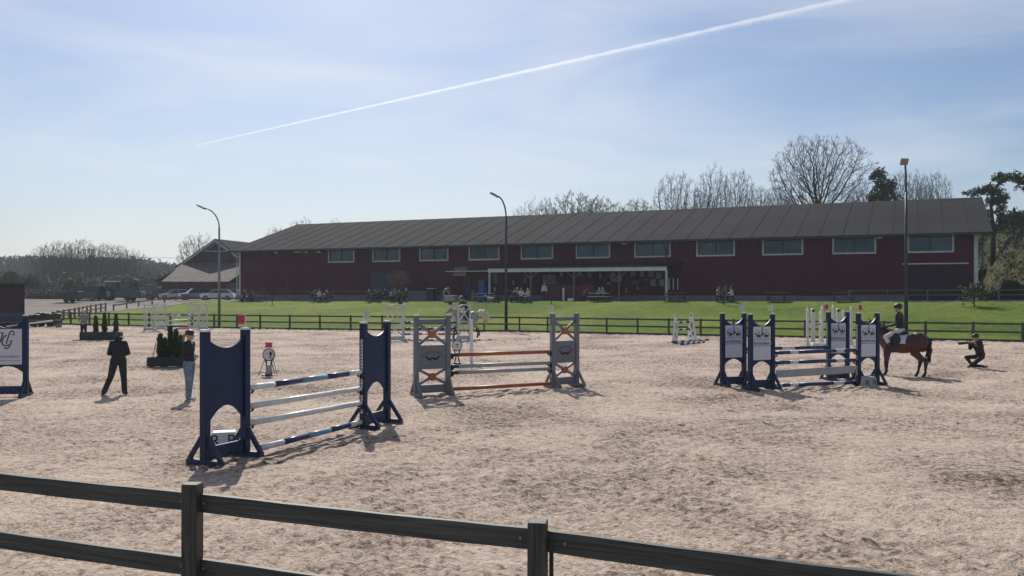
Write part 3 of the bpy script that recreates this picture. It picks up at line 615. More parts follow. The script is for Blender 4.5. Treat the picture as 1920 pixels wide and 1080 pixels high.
def wing(a, b, style, label, group, H_=2.0, flagspec=None, cups=(), cupside=1, W=None, track=True):
    a, b = Vector(a), Vector(b); d = b-a; rz = math.atan2(d.y, d.x); W_ = W or d.length; c = (a+b)/2
    t = thing('jump_wing', label, 'jump wing', c, rz, group); h = W_/2
    pm, pw = {'blue': (M_navy, .115), 'logo': (M_navy, .105), 'jg': (M_navy, .11), 'grey': (M_grey, .115), 'lat': (M_offwhite, .075), 'arch': (M_offwhite, .075), 'spot': (M_offwhite, .1)}[style]
    for s in (-1, 1):
        m = MB(); m.box((s*h, 0, H_/2), (pw, pw, H_)); p_ = m.build('post', pm, t); bv = p_.modifiers.new('b', 'BEVEL'); bv.width = .006
        m = MB(); m.box((s*h, 0, H_+.015), (pw-.004, pw-.004, .03)); m.build('post_cap', M_white, t)
        m = MB(); foot(m, s*(h), t=pw*.62, hz=.44 if style in ('blue','logo','jg','grey') else .24, w=.34 if style in ('blue','logo','jg','grey') else .28)
        m.build('foot', pm, t)
    x = h-pw/2-.001
    m = MB(); m.box((0, 0, .17), (2*x, .05, .20)); m.build('bottom_board', pm, t)
    if style in ('blue', 'jg', 'logo'):
        zt, zm, zb, zbm = (1.88, 1.74, .62, .86) if style == 'blue' else (1.88, 1.70, .60, .76)
        poly = arc(-x, x, zt, zm)+arc(-x, x, zb, zbm)[::-1]
        m = MB(); m.prism(poly, -.019, .019); pn = m.build('panel', pm, t)
        if style != 'blue':
            z0, z1 = .80, 1.68
            m = MB(); m.box((0, -.024, (z0+z1)/2), (2*x-.05, .008, z1-z0)); bd = m.build('sponsor_board', M_board, t)
            k = MB(); yk = -.031
            def st(pts, w, m_=k, yk=yk):
                pts = [Vector((p[0], yk, p[1])) for p in pts]
                for i in range(len(pts)-1): m_.bar(pts[i], pts[i+1], .004, w if not isinstance(w, list) else (w[i]+w[i+1])/2, (pts[i+1]-pts[i]).cross(Vector((0,1,0))))
                for i in range(1, len(pts)-1): m_.ell(pts[i], ((w if not isinstance(w, list) else w[i])/2, .003, (w if not isinstance(w, list) else w[i])/2), 8, 4)
            if style == 'logo':
                zc = 1.47
                for s in (-1, 1):                                        # two arches of the crown
                    st([(s*(.115+.105*math.cos(q)), zc+.0+.125*math.sin(q)) for q in [math.pi*i/14-.6 for i in range(0, 20)]], .008)
                st([(0, zc-.02), (0, zc+.20)], .014); st([(-.022, zc+.165), (.022, zc+.165)], .012); k.ell((0, yk, zc+.13), (.02, .004, .02), 8, 4)
                for s, ox in ((1, -.11), (-1.0, .13)):                     # two little horses
                    st0 = st; st = lambda p_, w, m_=k, o_=ox, s_=st0: s_([(o_+(q_[0]-o_)*.72, zc-.02+(q_[1]-zc+.02)*.85) for q_ in p_], w*.85, m_)
                    k.ell((ox, yk, zc-.035), (.06, .004, .03), 12, 6); st([(ox-.075, zc-.02), (ox-.125, zc+.045)], .035); st([(ox-.12, zc+.05), (ox-.155, zc+.01)], .022)
                    st([(ox+.07, zc-.02), (ox+.115, zc+.01), (ox+.14, zc-.05)], .018)
                    st([(ox-.06, zc-.05), (ox-.10, zc-.11)], .014); st([(ox-.03, zc-.05), (ox-.045, zc-.12)], .014); st([(ox+.05, zc-.05), (ox+.03, zc-.11)], .014); st([(ox+.07, zc-.05), (ox+.095, zc-.12)], .014)
                    st([(ox+.0, zc), (ox+.015, zc+.055), (ox+.005, zc+.085)], .028)
                    st = st0
                st([(-.28, zc-.135), (.28, zc-.135)], .010); st([(-.31, zc-.30), (.29, zc-.30)], .012)
                k2 = MB(); rn = random.Random(3); q = -.30; st([(-.30, zc-.24), (.30, zc-.24)], .012, k2)
                while q < .31:
                    w = rn.uniform(.018, .034); 
                    if abs(q-.235) > .02: st([(q+w/2, zc-.265), (q+w/2, zc-.265+rn.choice([.05, .075, .085]))], w*.55, k2); st([(q, zc-.262), (q+w, zc-.262)], .012, k2); st([(q, zc-.215), (q+w, zc-.215)], .012, k2)
                    q += w+.012
                k2.build('lettering', M_inkg, bd)
                k.build('emblem', M_ink, bd)
            else:                                                     # script monogram JdG
                zc = 1.42; ox = 0.0
                def sc(pts): return [(ox+p[0], zc+p[1]) for p in pts]
                st(sc([(-.235,.075),(-.23,.135),(-.19,.165),(-.14,.160),(-.10,.175)]), .020)
                st(sc([(-.10,.175),(-.125,.07),(-.16,-.04),(-.20,-.10),(-.25,-.115),(-.285,-.09)]), .028)
                st(sc([(-.01,.10),(-.06,.09),(-.10,.03),(-.125,-.05),(-.11,-.12),(-.06,-.155),(.0,-.15),(.04,-.12)]), .026)
                st(sc([(.15,.195),(.10,.215),(.055,.17),(.02,.06),(-.01,-.04),(-.025,-.11)]), .026)
                st(sc([(.15,.195),(.165,.15),(.15,.10)]), .020); st(sc([(.10,.13),(.15,.12)]), .018)
                st(sc([(.04,-.035),(.13,-.035)]), .016); st(sc([(.095,-.035),(.07,-.13),(.03,-.20),(-.03,-.225),(-.07,-.20)]), .026)
                k.build('emblem', M_ink, bd)
                k2 = MB(); rn = random.Random(8); q = -.33; st([(-.33, .983), (.28, .983)], .012, k2)
                while q < .28:
                    w = rn.uniform(.016, .028); st([(q, .985), (q, .985+rn.choice([.03, .035, .055]))], .009, k2); st([(q, .985), (q+w*.8, .985)], .008, k2); q += w+.008
                k2.build('lettering', M_inkg, bd); k2 = MB(); st([(-.33, .90), (.30, .90)], .010, k2); k2.build('underline', M_inkg, bd)
    elif style == 'grey':
        m = MB(); m.box((0, 0, 1.86), (2*x, .05, .10)); m.build('top_board', pm, t)
        m = MB(); m.box((0, 0, .96), (2*x, .04, .60)); pn = m.build('panel', pm, t)
        k = MB()
        for s in (-1, 1):
            for q in range(9):
                u = q/8; k.ell((s*(.015+.155*u), -.024, .93-.030*math.sin(u*3.1)+.045*u**3), (.026, .005, .012+.026*math.sin(min(1, u*1.3+.25)*2.6)), 8, 4)
        k.build('emblem', M_ink, pn)
        k = MB()
        for q in range(15):
            an = R(20+q*10); k.box((.31*math.cos(an), -.024, .88+.22*math.sin(an)), (.028, .006, .042), Matrix.Rotation(-(an-math.pi/2), 3, 'Y'))
        k.build('lettering', col('dull_ink', (.10, .10, .13)), pn)
        for z0, z1 in ((1.27, 1.80), (.28, .655)):
            for s in (-1, 1):
                m = MB(); m.bar((-x, .02*s*0+.012*s, z0 if s > 0 else z1), (x, .012*s, z1 if s > 0 else z0), .022, .07, (0, 0, 1)); m.build('cross_bar', pm, t)
            m = MB(); r = .105; m.prism([(r*math.cos(math.pi/8+math.pi/4*i), (z0+z1)/2+r*math.sin(math.pi/8+math.pi/4*i)) for i in range(8)], -.04, .04); m.build('orange_boss', M_orange, t)
    elif style in ('lat', 'arch'):
        zs = [(.30, .88), (.98, H_-.12)] if style == 'lat' else [(.32, 1.0), (1.05, H_-.10)]
        for z0, z1 in zs:
            for s in (-1, 1):
                m = MB(); m.bar((-x, .011*s, z0 if s > 0 else z1), (x, .011*s, z1 if s > 0 else z0), .02, .055); m.build('cross_bar', pm, t)
        m = MB(); m.box((0, 0, (zs[0][1]+zs[1][0])/2), (2*x, .04, .09 if style == 'lat' else .05)); m.build('middle_board', pm, t)
        m = MB()
        if style == 'arch':
            pts = arc(-x, x, H_-.06, H_+.03, 8)
            for i in range(8): m.bar((pts[i][0], 0, pts[i][1]), (pts[i+1][0], 0, pts[i+1][1]), .04, .06)
        else: m.box((0, 0, H_-.06), (2*x, .04, .08))
        m.build('top_board', pm, t)
    if track:
        for s in ((1,) if cupside > 0 else (-1,)):
            m = MB(); xx = s*(h+pw/2+.004); m.box((xx, 0, 1.0), (.006, .045, 1.4)); m.cur = 1
            for q in range(22): m.box((xx+s*.0045, 0, .36+q*.06), (.003, .022, .026))
            m.build('hole_track', [M_offwhite, M_black], t)
    for z in cups:
        m = MB(); xx = cupside*(h+pw/2+.05); n = 6; m.box((cupside*(h+pw/2+.012), 0, z-.02), (.018, .07, .13))
        pts = [(.06*math.cos(R(180+180*i/n)), .055*math.sin(R(180+180*i/n))) for i in range(n+1)]
        for i in range(n): m.bar((xx, pts[i][0], z+pts[i][1]), (xx, pts[i+1][0], z+pts[i+1][1]), .06, .008, (0, 0, 1))
        m.build('jump_cup', M_black, t)
    if flagspec:
        for (s, mt, dr) in flagspec: flag(t, s*h, H_+.03, mt, dr)
    return t, W_, pw
def pole(p, q, z0, z1, bands, label, group, r=.048, trim=.075):
    p, q = Vector((p[0], p[1], z0)), Vector((q[0], q[1], z1)); d = (q-p).normalized(); p += d*trim; q -= d*trim; L = (q-p).length
    mats = []; m = MB(); n = 14
    for (u0, u1, mt) in bands:
        if mt not in mats: mats.append(mt)
        m.cur = mats.index(mt)
        a, b = p+(q-p)*u0, p+(q-p)*u1; m.tube([a-p, b-p], r*(1.0 if mats.index(mt) % 2 == 0 else 1.015), n)
    o = m.build('jump_pole', mats, None, False, p); me = o.data
    me.polygons.foreach_set('use_smooth', [len(f.vertices) == 4 for f in me.polygons])
    return tag(o, label, 'jump pole', group)
def marker(c, rz, label, size=.30, letters='R', mt=M_white, n=1, lz=.17):
    t = thing('number_box', label, 'marker', c, rz)
    a, b = size*.62, size*.5; m = MB(); hh = size*.95
    vs = [(-a, -b, 0), (a, -b, 0), (a, b, 0), (-a, b, 0), (-a*.8, -b*.75, hh), (a*.8, -b*.75, hh), (a*.8, b*.75, hh), (-a*.8, b*.75, hh)]
    m._add(vs, [(3,2,1,0),(4,5,6,7),(0,1,5,4),(1,2,6,5),(2,3,7,6),(3,0,4,7)]); bx = m.build('box', mt, t)
    bv = bx.modifiers.new('b', 'BEVEL'); bv.width = .01
    for i in range(n):
        cu = bpy.data.curves.new('letter', 'FONT'); cu.body = letters[i % len(letters)]; cu.size = size*.72; cu.extrude = .004; cu.align_x = 'CENTER'
        tmp = bpy.data.objects.new('tmp', cu); C.objects.link(tmp); dg = bpy.context.evaluated_depsgraph_get()
        me = bpy.data.meshes.new_from_object(tmp.evaluated_get(dg)); bpy.data.objects.remove(tmp)
        me.materials.clear(); me.materials.append(M_ink); o = bpy.data.objects.new('letter', me); C.objects.link(o); o.parent = t
        th = math.atan2(b*.25, hh)
        o.location = ((i-(n-1)/2)*size*.72, -b*(1-.25*(lz+.25))-.008, size*lz); o.rotation_euler = (R(90)-th, 0, 0)
    return t
Gp = 'wings of the navy jump near the foreground'
a1, a2 = X_(385, 13.16), X_(459.5, 13.93); b1, b2 = X_(680, 16.63), X_(727, 17.5)
wing(a1, a2, 'blue', 'nearest solid navy jump wing with a red flag, left end of the near jump', None, flagspec=[(1, M_redflag, -1)], cups=(1.03, .74, .47), W=.86)
wing(b1, b2, 'blue', 'solid navy jump wing with a white flag, right end of the near jump', None, flagspec=[(-1, M_whiteflag, 1)], cups=(1.04, .74, .47, .09), cupside=-1, W=.88)
bl = [(0, .2, M_pole), (.2, .43, M_navy2), (.43, .66, M_lblue), (.66, .87, M_navy2), (.87, 1, M_pole)]
wh = [(0, 1, M_pole)]
g_ = 'poles of the near navy jump'
pole(a2, b1, 1.07, 1.09, bl, 'top striped white, navy and light blue pole of the near navy jump', g_)
pole(a2, b1, .776, .776, wh, 'upper plain white pole of the near navy jump', g_)
pole(a2, b1, .506, .505, wh, 'lower plain white pole of the near navy jump', g_)
pole(a2+Vector((.2, -.05, 0)), b1, .12, .145, bl, 'lowest striped white and blue pole resting near the sand at the near jump', g_)
marker(Vector((-4.66, 14.25, 0)), R(14), 'white number box lettered R behind the nearest navy wing', .36, 'RR', n=2, lz=.36)
# grey and orange jump
c1, c2 = X_(780, 21.9), X_(840, 22.3); d1, d2 = X_(1034.5, 23.8), X_(1082.5, 24.35)
wing(c1, c2, 'grey', 'grey wing with orange bosses and a moustache emblem, left end of the orange jump', None, cups=(.95, .66, .50), W=.86)
wing(d1, d2, 'grey', 'grey wing with orange bosses and a white flag, right end of the orange jump', None, cups=(.94, .64, .48), cupside=-1, W=.86, flagspec=[(-1, M_whiteflag, -1)])
g_ = 'poles of the grey and orange jump'
pole(c2, d1, .995, .98, [(0, .07, M_black), (.07, 1, M_orange)], 'top orange pole with a black end between the grey wings', g_)
pole(c2, d1, .70, .68, [(0, .07, M_black), (.07, 1, M_lgrey)], 'upper of two pale grey poles between the grey wings', g_)
pole(c2, d1, .54, .52, [(0, .07, M_black), (.07, 1, M_lgrey)], 'lower of two pale grey poles between the grey wings', g_)
pole(c2+Vector((0, -.05, 0)), d1, .13, .12, [(0, 1, M_orange)], 'lowest orange pole just above the sand between the grey wings', g_)
# logo oxer on the right
L2a, L2b = X_(1405, 23.1), X_(1450, 23.4); R2a, R2b = X_(1607, 24.3), X_(1647, 24.6)
L1a, L1b = X_(1352.5, 24.0), X_(1397, 24.3); R1a, R1b = X_(1552, 25.7), X_(1590, 25.95)
wing(L2a, L2b, 'logo', 'navy crown emblem wing with white flag, nearest left wing of the spread jump', None, flagspec=[(1, M_whiteflag, -1)], cups=(.92, .66, .06), W=.72)
wing(L1a, L1b, 'logo', 'leftmost navy crown emblem wing of the spread jump, white flag on its right post', None, flagspec=[(1, M_whiteflag, -1)], cups=(.96,), W=.72)
wing(R2a, R2b, 'logo', 'navy crown emblem wing with a red flag in front of the bay horse', None, flagspec=[(-1, M_redflag, 1)], cups=(.94, .66, .06), cupside=-1, W=.68)
wing(R1a, R1b, 'logo', 'navy crown emblem wing with a red flag, standing behind the spread jump poles', None, flagspec=[(-1, M_redflag, -1)], cups=(.95,), cupside=-1, W=.68)
nv = [(0, .17, M_navy2), (.17, .27, M_pole), (.27, .75, M_navy2), (.75, .85, M_pole), (.85, 1, M_navy2)]
g_ = 'navy and white poles of the spread jump'
pole(L2b, R2a, .97, .99, nv, 'front top navy pole with two white bands of the spread jump', g_)
pole(L2b, R2a, .71, .715, nv, 'middle navy pole with two white bands, above the pale plank', g_)
pole(L2b, R2a, .10, .10, [(0, .07, M_pole), (.07, .17, M_navy2), (.17, .27, M_pole), (.27, .72, M_navy2), (.72, .85, M_pole), (.85, 1, M_navy2)], 'lowest navy and white pole below the pale plank', g_)
pole(L1b, R1a, 1.02, .98, [(0, .42, M_navy2), (.42, .58, M_pole), (.58, 1, M_navy2)], 'rear top navy pole with one white band of the spread jump', g_)
p, q = L2b+Vector((.08, 0, .41)), R2a+Vector((-.06, 0, .46)); m = MB(); m.bar(p-p, q-p, .03, .20); o = m.build('jump_plank', M_lgrey, None, False, p); tag(o, 'pale grey plank hung low between the crown emblem wings', 'jump plank')
marker(X_(1629, 24.05), R(6), 'grey number box in front of the red flagged crown emblem wing', .30, 'RR', M_lgrey, 2)
# left edge wing
e2 = X_(49.5, 21.8); e1 = e2-Vector((.86, .10, 0))
wing(e1, e2, 'jg', 'navy wing with a script monogram board at the left edge of the photo', None, W=.84, cups=(), track=False)
# far white lattice oxer on the left
g_ = 'white lattice wings of the far left jump'; Y0 = 57.5
for (x0, x1, Y, lb) in [(270.5, 289, 57.2, 'white lattice wing, leftmost of the far left jump'), (293, 310.5, 58.6, 'white lattice wing, second from the left at the far left jump'), (353.5, 369.5, 60.4, 'white lattice wing, third from the left at the far left jump'), (373, 389, 59.4, 'white lattice wing beside the curved lamp post, far left jump')]:
    a_, b_ = X_(x0, Y), X_(x1, Y+.15); wing(a_, b_, 'lat', lb, g_, H_=1.78, track=False)
pa, pb = X_(310.5, 58.6), X_(353.5, 60.4); g_ = 'rails of the far left white jump'
pole(pa, X_(373, 59.5), 1.02, 1.0, [(0, .3, M_lgrey), (.3, .45, M_pole), (.45, 1, M_grey)], 'top grey and white pole of the far left white jump', g_)
pole(pa, pb, .66, .68, wh, 'second pale pole of the far left white jump', g_)
pole(pa, pb, .38, .36, wh, 'third pale pole of the far left white jump', g_)
pole(pa, pb, .10, .10, [(0, .4, M_pole), (.4, 1, M_redflag)], 'lowest red and white pole of the far left white jump', g_)
m = MB(); 
for k in range(3): m.box((0, 0, .45-k*.12), (.42, .04, .05))
t_ = m.build('filler_gate', M_white, None, False, X_(301, 57.9)); t_.location.z = .18; tag(t_, 'small white slatted filler in front of the second lattice wing', 'jump filler')
# centre jump in front of the grey horse
ea, eb, ec, ed = X_(726, 45.8), X_(756, 46.3), X_(857.5, 46.4), X_(883, 46.9)
wing(ea, eb, 'arch', 'tall white round-topped wing left of the grey horse', None, H_=1.88, track=False, W=.86)
wing(ec, ed, 'arch', 'tall white round-topped wing in front of the grey horse', None, H_=1.88, track=False, W=.74)
bw = [(i/9, (i+1)/9, M_black if i % 2 == 0 else M_pole) for i in range(9)]
for z, y_, lb in ((.99, 0, 'top'), (.66, 0, 'second'), (.37, 0, 'third'), (.06, -.1, 'lowest')):
    pole(eb+Vector((0, y_, 0)), ec+Vector((0, y_, 0)), z, z, bw, f'{lb} black and white banded pole of the jump by the grey horse', 'black and white poles of the centre jump', .05)
for px, Y, zt, lb in ((757, 46.6, 2.0, 'slim white post with a small dark flag beside the left round-topped wing'), (850.5, 48.0, 1.95, 'slim grey-white post with a dark flag left of the right round-topped wing')):
    t = thing('flag_post', lb, 'flag post', X_(px, Y)); m = MB(); m.box((0, 0, zt/2), (.14, .1, zt)); m.box((0, 0, .03), (.3, .4, .06)); m.build('post', M_offwhite, t)
    m = MB(); m.box((-.18, 0, zt+.02), (.2, .02, .16)); m.tube([(-.08, 0, zt-.1), (-.08, 0, zt+.12)], .01, 5); m.build('flag', M_black, t)
t = thing('timing_post', 'thick white timing post standing on the sand before the grey horse', 'post', X_(884, 31.6)); m = MB(); m.box((0, 0, .8), (.11, .11, 1.6)); m.build('post', M_white, t); m = MB(); m.box((0, 0, .02), (.3, .3, .04)); m.build('base', M_galv, t)
# small spotted jump
g_ = 'spotted wings of the small white jump'
def spot(px, Y, lb):
    t = thing('spotted_wing', lb, 'jump wing', X_(px, Y), R(62 if px < 1280 else 118), g_)
    m = MB(); m.prism([(-.34, .06), (.34, .06), (.20, 1.30), (.06, 1.52), (-.02, 1.30)], -.05, .05); b_ = m.build('panel', M_white, t)
    k = MB(); rn = random.Random(px)
    for (x, z, a, b) in [(.05, 1.36, .05, .09), (.12, 1.12, .05, .04), (-.02, .85, .06, .17), (.15, .62, .07, .10), (-.12, .42, .07, .12), (.08, .28, .08, .06), (.2, .95, .03, .05)]:
        for s in (-1, 1): k.ell((x, s*.052, z), (a, .006, b), 10, 5)
    k.build('spots', M_black, t)
    m = MB(); m.box((0, 0, .03), (.72, .6, .055)); m.build('base', M_white, t)
    m = MB(); m.tube([(.06, 0, 1.5), (.06, 0, 1.8)], .02, 6); m.build('flag_stick', col('lime_stick', (.45, .55, .12)), t)
spot(1266, 45.4, 'left wing of the small white jump with black spots'); spot(1298, 46.2, 'right wing of the small white jump with black spots')
for z, l in ((1.0, 'upper'), (.62, 'lower')):
    pole(X_(1266, 45.4)+Vector((-.02, 0, 0)), X_(1298, 46.2)+Vector((.02, 0, 0)), z, z+.04, [(i/5, (i+1)/5, M_pole if i % 2 == 0 else M_black) for i in range(5)], f'{l} short white pole with black bands between the spotted wings', 'poles of the small spotted jump', .05, .02)
for i, (x0, Y0_, x1, Y1_) in enumerate([(1262, 43.6, 1318, 45.4), (1275, 42.6, 1322, 44.6), (1258, 44.6, 1330, 46.6)]):
    pole(X_(x0, Y0_), X_(x1, Y1_), .06, .06, bw, f'black and white pole on the sand by the spotted wings, {["middle","nearest","farthest"][i]} of three', 'poles lying beside the spotted wings', .05)
# white uprights of the jump behind the spread jump
g_ = 'white uprights behind the crown emblem jump'
for i, (px, Y, hz_, kind, lb) in enumerate([(1514, 41, 1.72, 0, 'leftmost pointed'), (1524.5, 40.6, 1.75, 1, 'round-headed, second from the left'), (1538, 42.5, 1.55, 0, 'short, third from the left'), (1541.5, 41.5, 1.80, 0, 'tall pointed, fourth from the left'), (1562, 42, 1.85, 0, 'pointed, between the two red flags'), (1571.5, 40.8, 1.75, 1, 'round-headed, between the two red flags'), (1581, 42.5, 1.6, 0, 'short, just left of the rear emblem wing post'), (1596, 41.8, 1.78, 0, 'pointed, right of the rear emblem wing')]):
    t = thing('white_upright', f'slim white jump upright, {lb}', 'jump upright', X_(px, Y), 0, g_); w = .10 if kind == 0 else .17
    m = MB(); m.box((0, 0, hz_/2), (w, .1, hz_)); m.cur = 0
    if kind: m.tube([(0, -.05, hz_), (0, .05, hz_)], w/2, 12)
    else: m.prism([(-w/2, hz_), (w/2, hz_), (0, hz_+.14)], -.05, .05); m.tube([(0, 0, hz_+.1), (0, 0, hz_+.3)], .012, 5)
    m.build('post', M_offwhite, t)
    if kind: m = MB(); m.ell((0, -.052, hz_), (.04, .01, .04), 8, 5); m.build('bolt', M_black, t)
    m = MB(); foot(m, 0, .3, .3, .07); m.build('foot', M_offwhite, t)
pole(X_(1516, 40.8), X_(1538, 42.5), 1.0, 1.05, [(0, .5, M_pole), (.5, 1, M_grey)], 'short grey and white pole between the far white uprights', None, .05)
marker(X_(1530, 38.6), R(5), 'white number box on the sand below the far white uprights', .38, 'R')
marker(X_(1545, 39.2), R(-12), 'white number box lying just right of another under the far uprights', .34, 'S')
# round advert signs
def rsign(px, Y, label, ring, fl, post, sc=1.0):
    t = thing('round_sign', label, 'round sign', X_(px, Y)); z = .655
    m = MB(); n = 28; m.prism([(.165*math.cos(2*math.pi*i/n), z+.172*math.sin(2*math.pi*i/n)) for i in range(n)], -.02, .02); d = m.build('sign_disc', M_board, t)
    m = MB()
    for i in range(n):
        a_, b_ = 2*math.pi*i/n, 2*math.pi*(i+1)/n
        m.bar((.165*math.cos(a_), 0, z+.172*math.sin(a_)), (.165*math.cos(b_), 0, z+.172*math.sin(b_)), .06, .035, (0, 1, 0))
    m.build('rim', ring, t)
    k = MB()
    if fl:
        k.ell((.06, -.026, z+.03), (.035, .006, .08), 10, 6); k.ell((.09, -.026, z+.03), (.04, .006, .02), 8, 5); k.ell((.05, -.026, z-.07), (.02, .006, .05), 8, 5); k.ell((-.03, -.026, z+.03), (.03, .006, .012), 8, 5)
    else: k.ell((0, -.026, z+.03), (.05, .006, .018), 8, 5); k.ell((.02, -.026, z+.045), (.02, .006, .02), 8, 5); k.box((0, -.024, z-.04), (.12, .004, .012))
    k.build('emblem', M_ink, d)
    m = MB()
    for s in (-1, 1): m.bar((s*.10, 0, z-.15), (s*.04, 0, .22), .035, .045); m.bar((s*.04, 0, .22), (s*.10, 0, .03), .035, .045)
    m.build('stand', ring, t)
    m = MB(); m.box((0, 0, .02), (.36, .30, .04)); m.build('base', M_black, t)
    if post:
        m = MB(); m.box((0, .02, .20), (.17, .12, .30)); m.build('sandbag_box', M_lgrey, t)
        m = MB()
        for s in (-1, 1): m.tube([(s*.12, .03, z-.12), (s*.30, -.12, .0)], .010, 6)
        m.tube([(.0, .1, z), (.05, .5, 0)], .012, 6); m.build('tripod_leg', M_black, t)
        m = MB(); m.prism([(-.13, z+.22), (.13, z+.22), (.09, z+.30), (.13, z+.38), (-.13, z+.38), (-.09, z+.30)], -.01, .01); m.build('flag', M_redflag, t)
    return t
rsign(504, 27.2, 'round sign on a black tripod with a small red flag, behind the near navy jump', M_black, True, True)
rsign(857, 31.8, 'round sign with a dark red rim behind the orange pole', col('dark_red_rim', (.16, .03, .03)), False, False, 1.0)
# ------------------------------------------------------------------ leaf-clump plants
def clump(name, mats, parent, pts, size, rn, per=5, tri=False, up=0.3, aspect=1.7):
    n = len(pts); k = n*per; r = np.random.RandomState(rn)
    c = np.repeat(np.array(pts, np.float32), per, 0)+r.normal(0, size*.8, (k, 3))
    d = r.normal(0, 1, (k, 3)); d[:, 2] += up; d /= np.linalg.norm(d, axis=1)[:, None]
    e = np.cross(d, r.normal(0, 1, (k, 3))); e /= np.linalg.norm(e, axis=1)[:, None]+1e-9
    s = size*r.uniform(.6, 1.3, (k, 1)); a = d*s*aspect; b = e*s*.5
    co = np.stack([c-a*.5, c+b, c+a, c-b], 1).reshape(-1, 3); q = np.arange(4*k).reshape(-1, 4)
    return rawmesh(name, co.astype(np.float32), q, mats, parent, False)
def thuja(name, label, loc, h, r, seed, group):
    t = thing(name, label, 'conifer', loc, 0, group); rg = np.random.RandomState(seed); n = 520
    z = rg.rand(n)**.8*h; rr = r*np.clip((1-z/h), 0, 1)**.75*(.75+.35*np.sin(z/h*9+rg.rand()*6)*.4)*np.sqrt(rg.rand(n)); an = rg.rand(n)*6.28
    pts = np.stack([rr*np.cos(an), rr*np.sin(an), z+.05], -1)
    clump('foliage', M_thuja, t, pts, .035, seed, 6, up=1.6); m = MB(); m.tube([(0, 0, -.05), (0, 0, h*.85)], [.02, .006], 6); m.build('trunk', M_bark, t); return t
def planter(px0, px1, Y, hh, label, trees, g):
    a_, b_ = X_(px0, Y), X_(px1, Y); L_ = (b_-a_).length; t = thing('planter_box', label, 'planter', (a_+b_)/2)
    m = MB(); m.box((0, -.16, hh/2+.02), (L_, .03, hh)); m.box((0, .16, hh/2+.02), (L_, .03, hh)); m.box((-L_/2+.015, 0, hh/2+.02), (.03, .29, hh)); m.box((L_/2-.015, 0, hh/2+.02), (.03, .29, hh)); m.build('box', M_planter, t)
    m = MB(); m.box((0, 0, hh-.06), (L_-.07, .28, .05)); m.build('soil', M_soil, t)
    for i, (px, top, r, lb) in enumerate(trees):
        p_ = X_(px, Y); p_.z = hh-.04; zt = zat(top, Y); thuja('potted_conifer', lb, p_, zt-p_.z, r, 11+i+int(px), g)
    return t
planter(152, 228, 47.3, .42, 'long dark planter of three conifers near the far fence', [(179.5, 595, .17, 'small conifer at the left end of the long planter'), (196, 590, .19, 'tallest conifer in the middle of the long planter'), (217.5, 591, .18, 'small conifer at the right end of the long planter')], 'conifers in the long planter')
planter(279, 352, 30.6, .31, 'dark planter packed with small conifers behind the woman in the cap', [(300, 631, .12, 'conifer at the left end of the nearer planter'), (309, 639, .09, 'short conifer, second from the left in the nearer planter'), (319, 617, .13, 'tallest conifer of the nearer planter'), (329.5, 624, .10, 'slim conifer right of the tallest in the nearer planter'), (339, 634, .10, 'conifer at the right end of the nearer planter')], 'conifers in the nearer planter')
t = thing('garden_fork', 'thin stick leaning from the left end of the nearer planter', 'stick', X_(286, 30.5)); m = MB(); m.tube([(0, 0, .3), (.12, 0, .85)], .012, 6); m.build('shaft', M_bark, t)
# ------------------------------------------------------------------ figures: primitives fused into one skin by voxel remeshing
class Fig:
    def __init__(s): s.mb = MB(); s.prim = []
    def cap(s, p, q, r0, r1, z): s.mb.cap(p, q, r0, r1, 10); s.prim.append(('c', Vector(p), Vector(q), r0, r1, z)); return s
    def ell(s, c, r, z, M=None): s.mb.ell(c, r, 14, 10, M); s.prim.append(('e', Vector(c), Vector(r), M, None, z)); return s
    def mesh(s, name, zones, voxel, smooth=3):
        me = bpy.data.meshes.new(name); me.from_pydata(s.mb.v, [], s.mb.f); o = bpy.data.objects.new('tmp', me); C.objects.link(o)
        md = o.modifiers.new('r', 'REMESH'); md.mode = 'VOXEL'; md.voxel_size = voxel; md.use_smooth_shade = True
        sm = o.modifiers.new('s', 'SMOOTH'); sm.iterations = smooth; sm.factor = .5
        dg = bpy.context.evaluated_depsgraph_get(); m2 = bpy.data.meshes.new_from_object(o.evaluated_get(dg)); bpy.data.objects.remove(o)
        m2.name = name; nf = len(m2.polygons); c = np.empty(nf*3); m2.polygons.foreach_get('center', c); c = c.reshape(-1, 3)
        best = np.full(nf, 1e9); mi = np.zeros(nf, int); names = list(zones)
        for k, a, b, r0, r1, z in s.prim:
            if k == 'c':
                A_, B_ = np.array(a), np.array(b); d = B_-A_; L2 = max(d@d, 1e-9); t = np.clip(((c-A_)@d)/L2, 0, 1)
                dist = np.linalg.norm(c-(A_+t[:, None]*d), axis=1)-(r0+(r1-r0)*t)
            else:
                q = c-np.array(a)
                if r0 is not None: q = q @ np.array(r0)
                rr = np.array(b); dist = (np.linalg.norm(q/rr, axis=1)-1)*rr.min()
            w = dist < best; best[w] = dist[w]; mi[w] = names.index(z)
        m2.materials.clear()
        for z in names: m2.materials.append(zones[z])
        m2.polygons.foreach_set('material_index', mi.astype(np.int32)); m2.polygons.foreach_set('use_smooth', np.ones(nf, bool)); m2.update()
        return m2
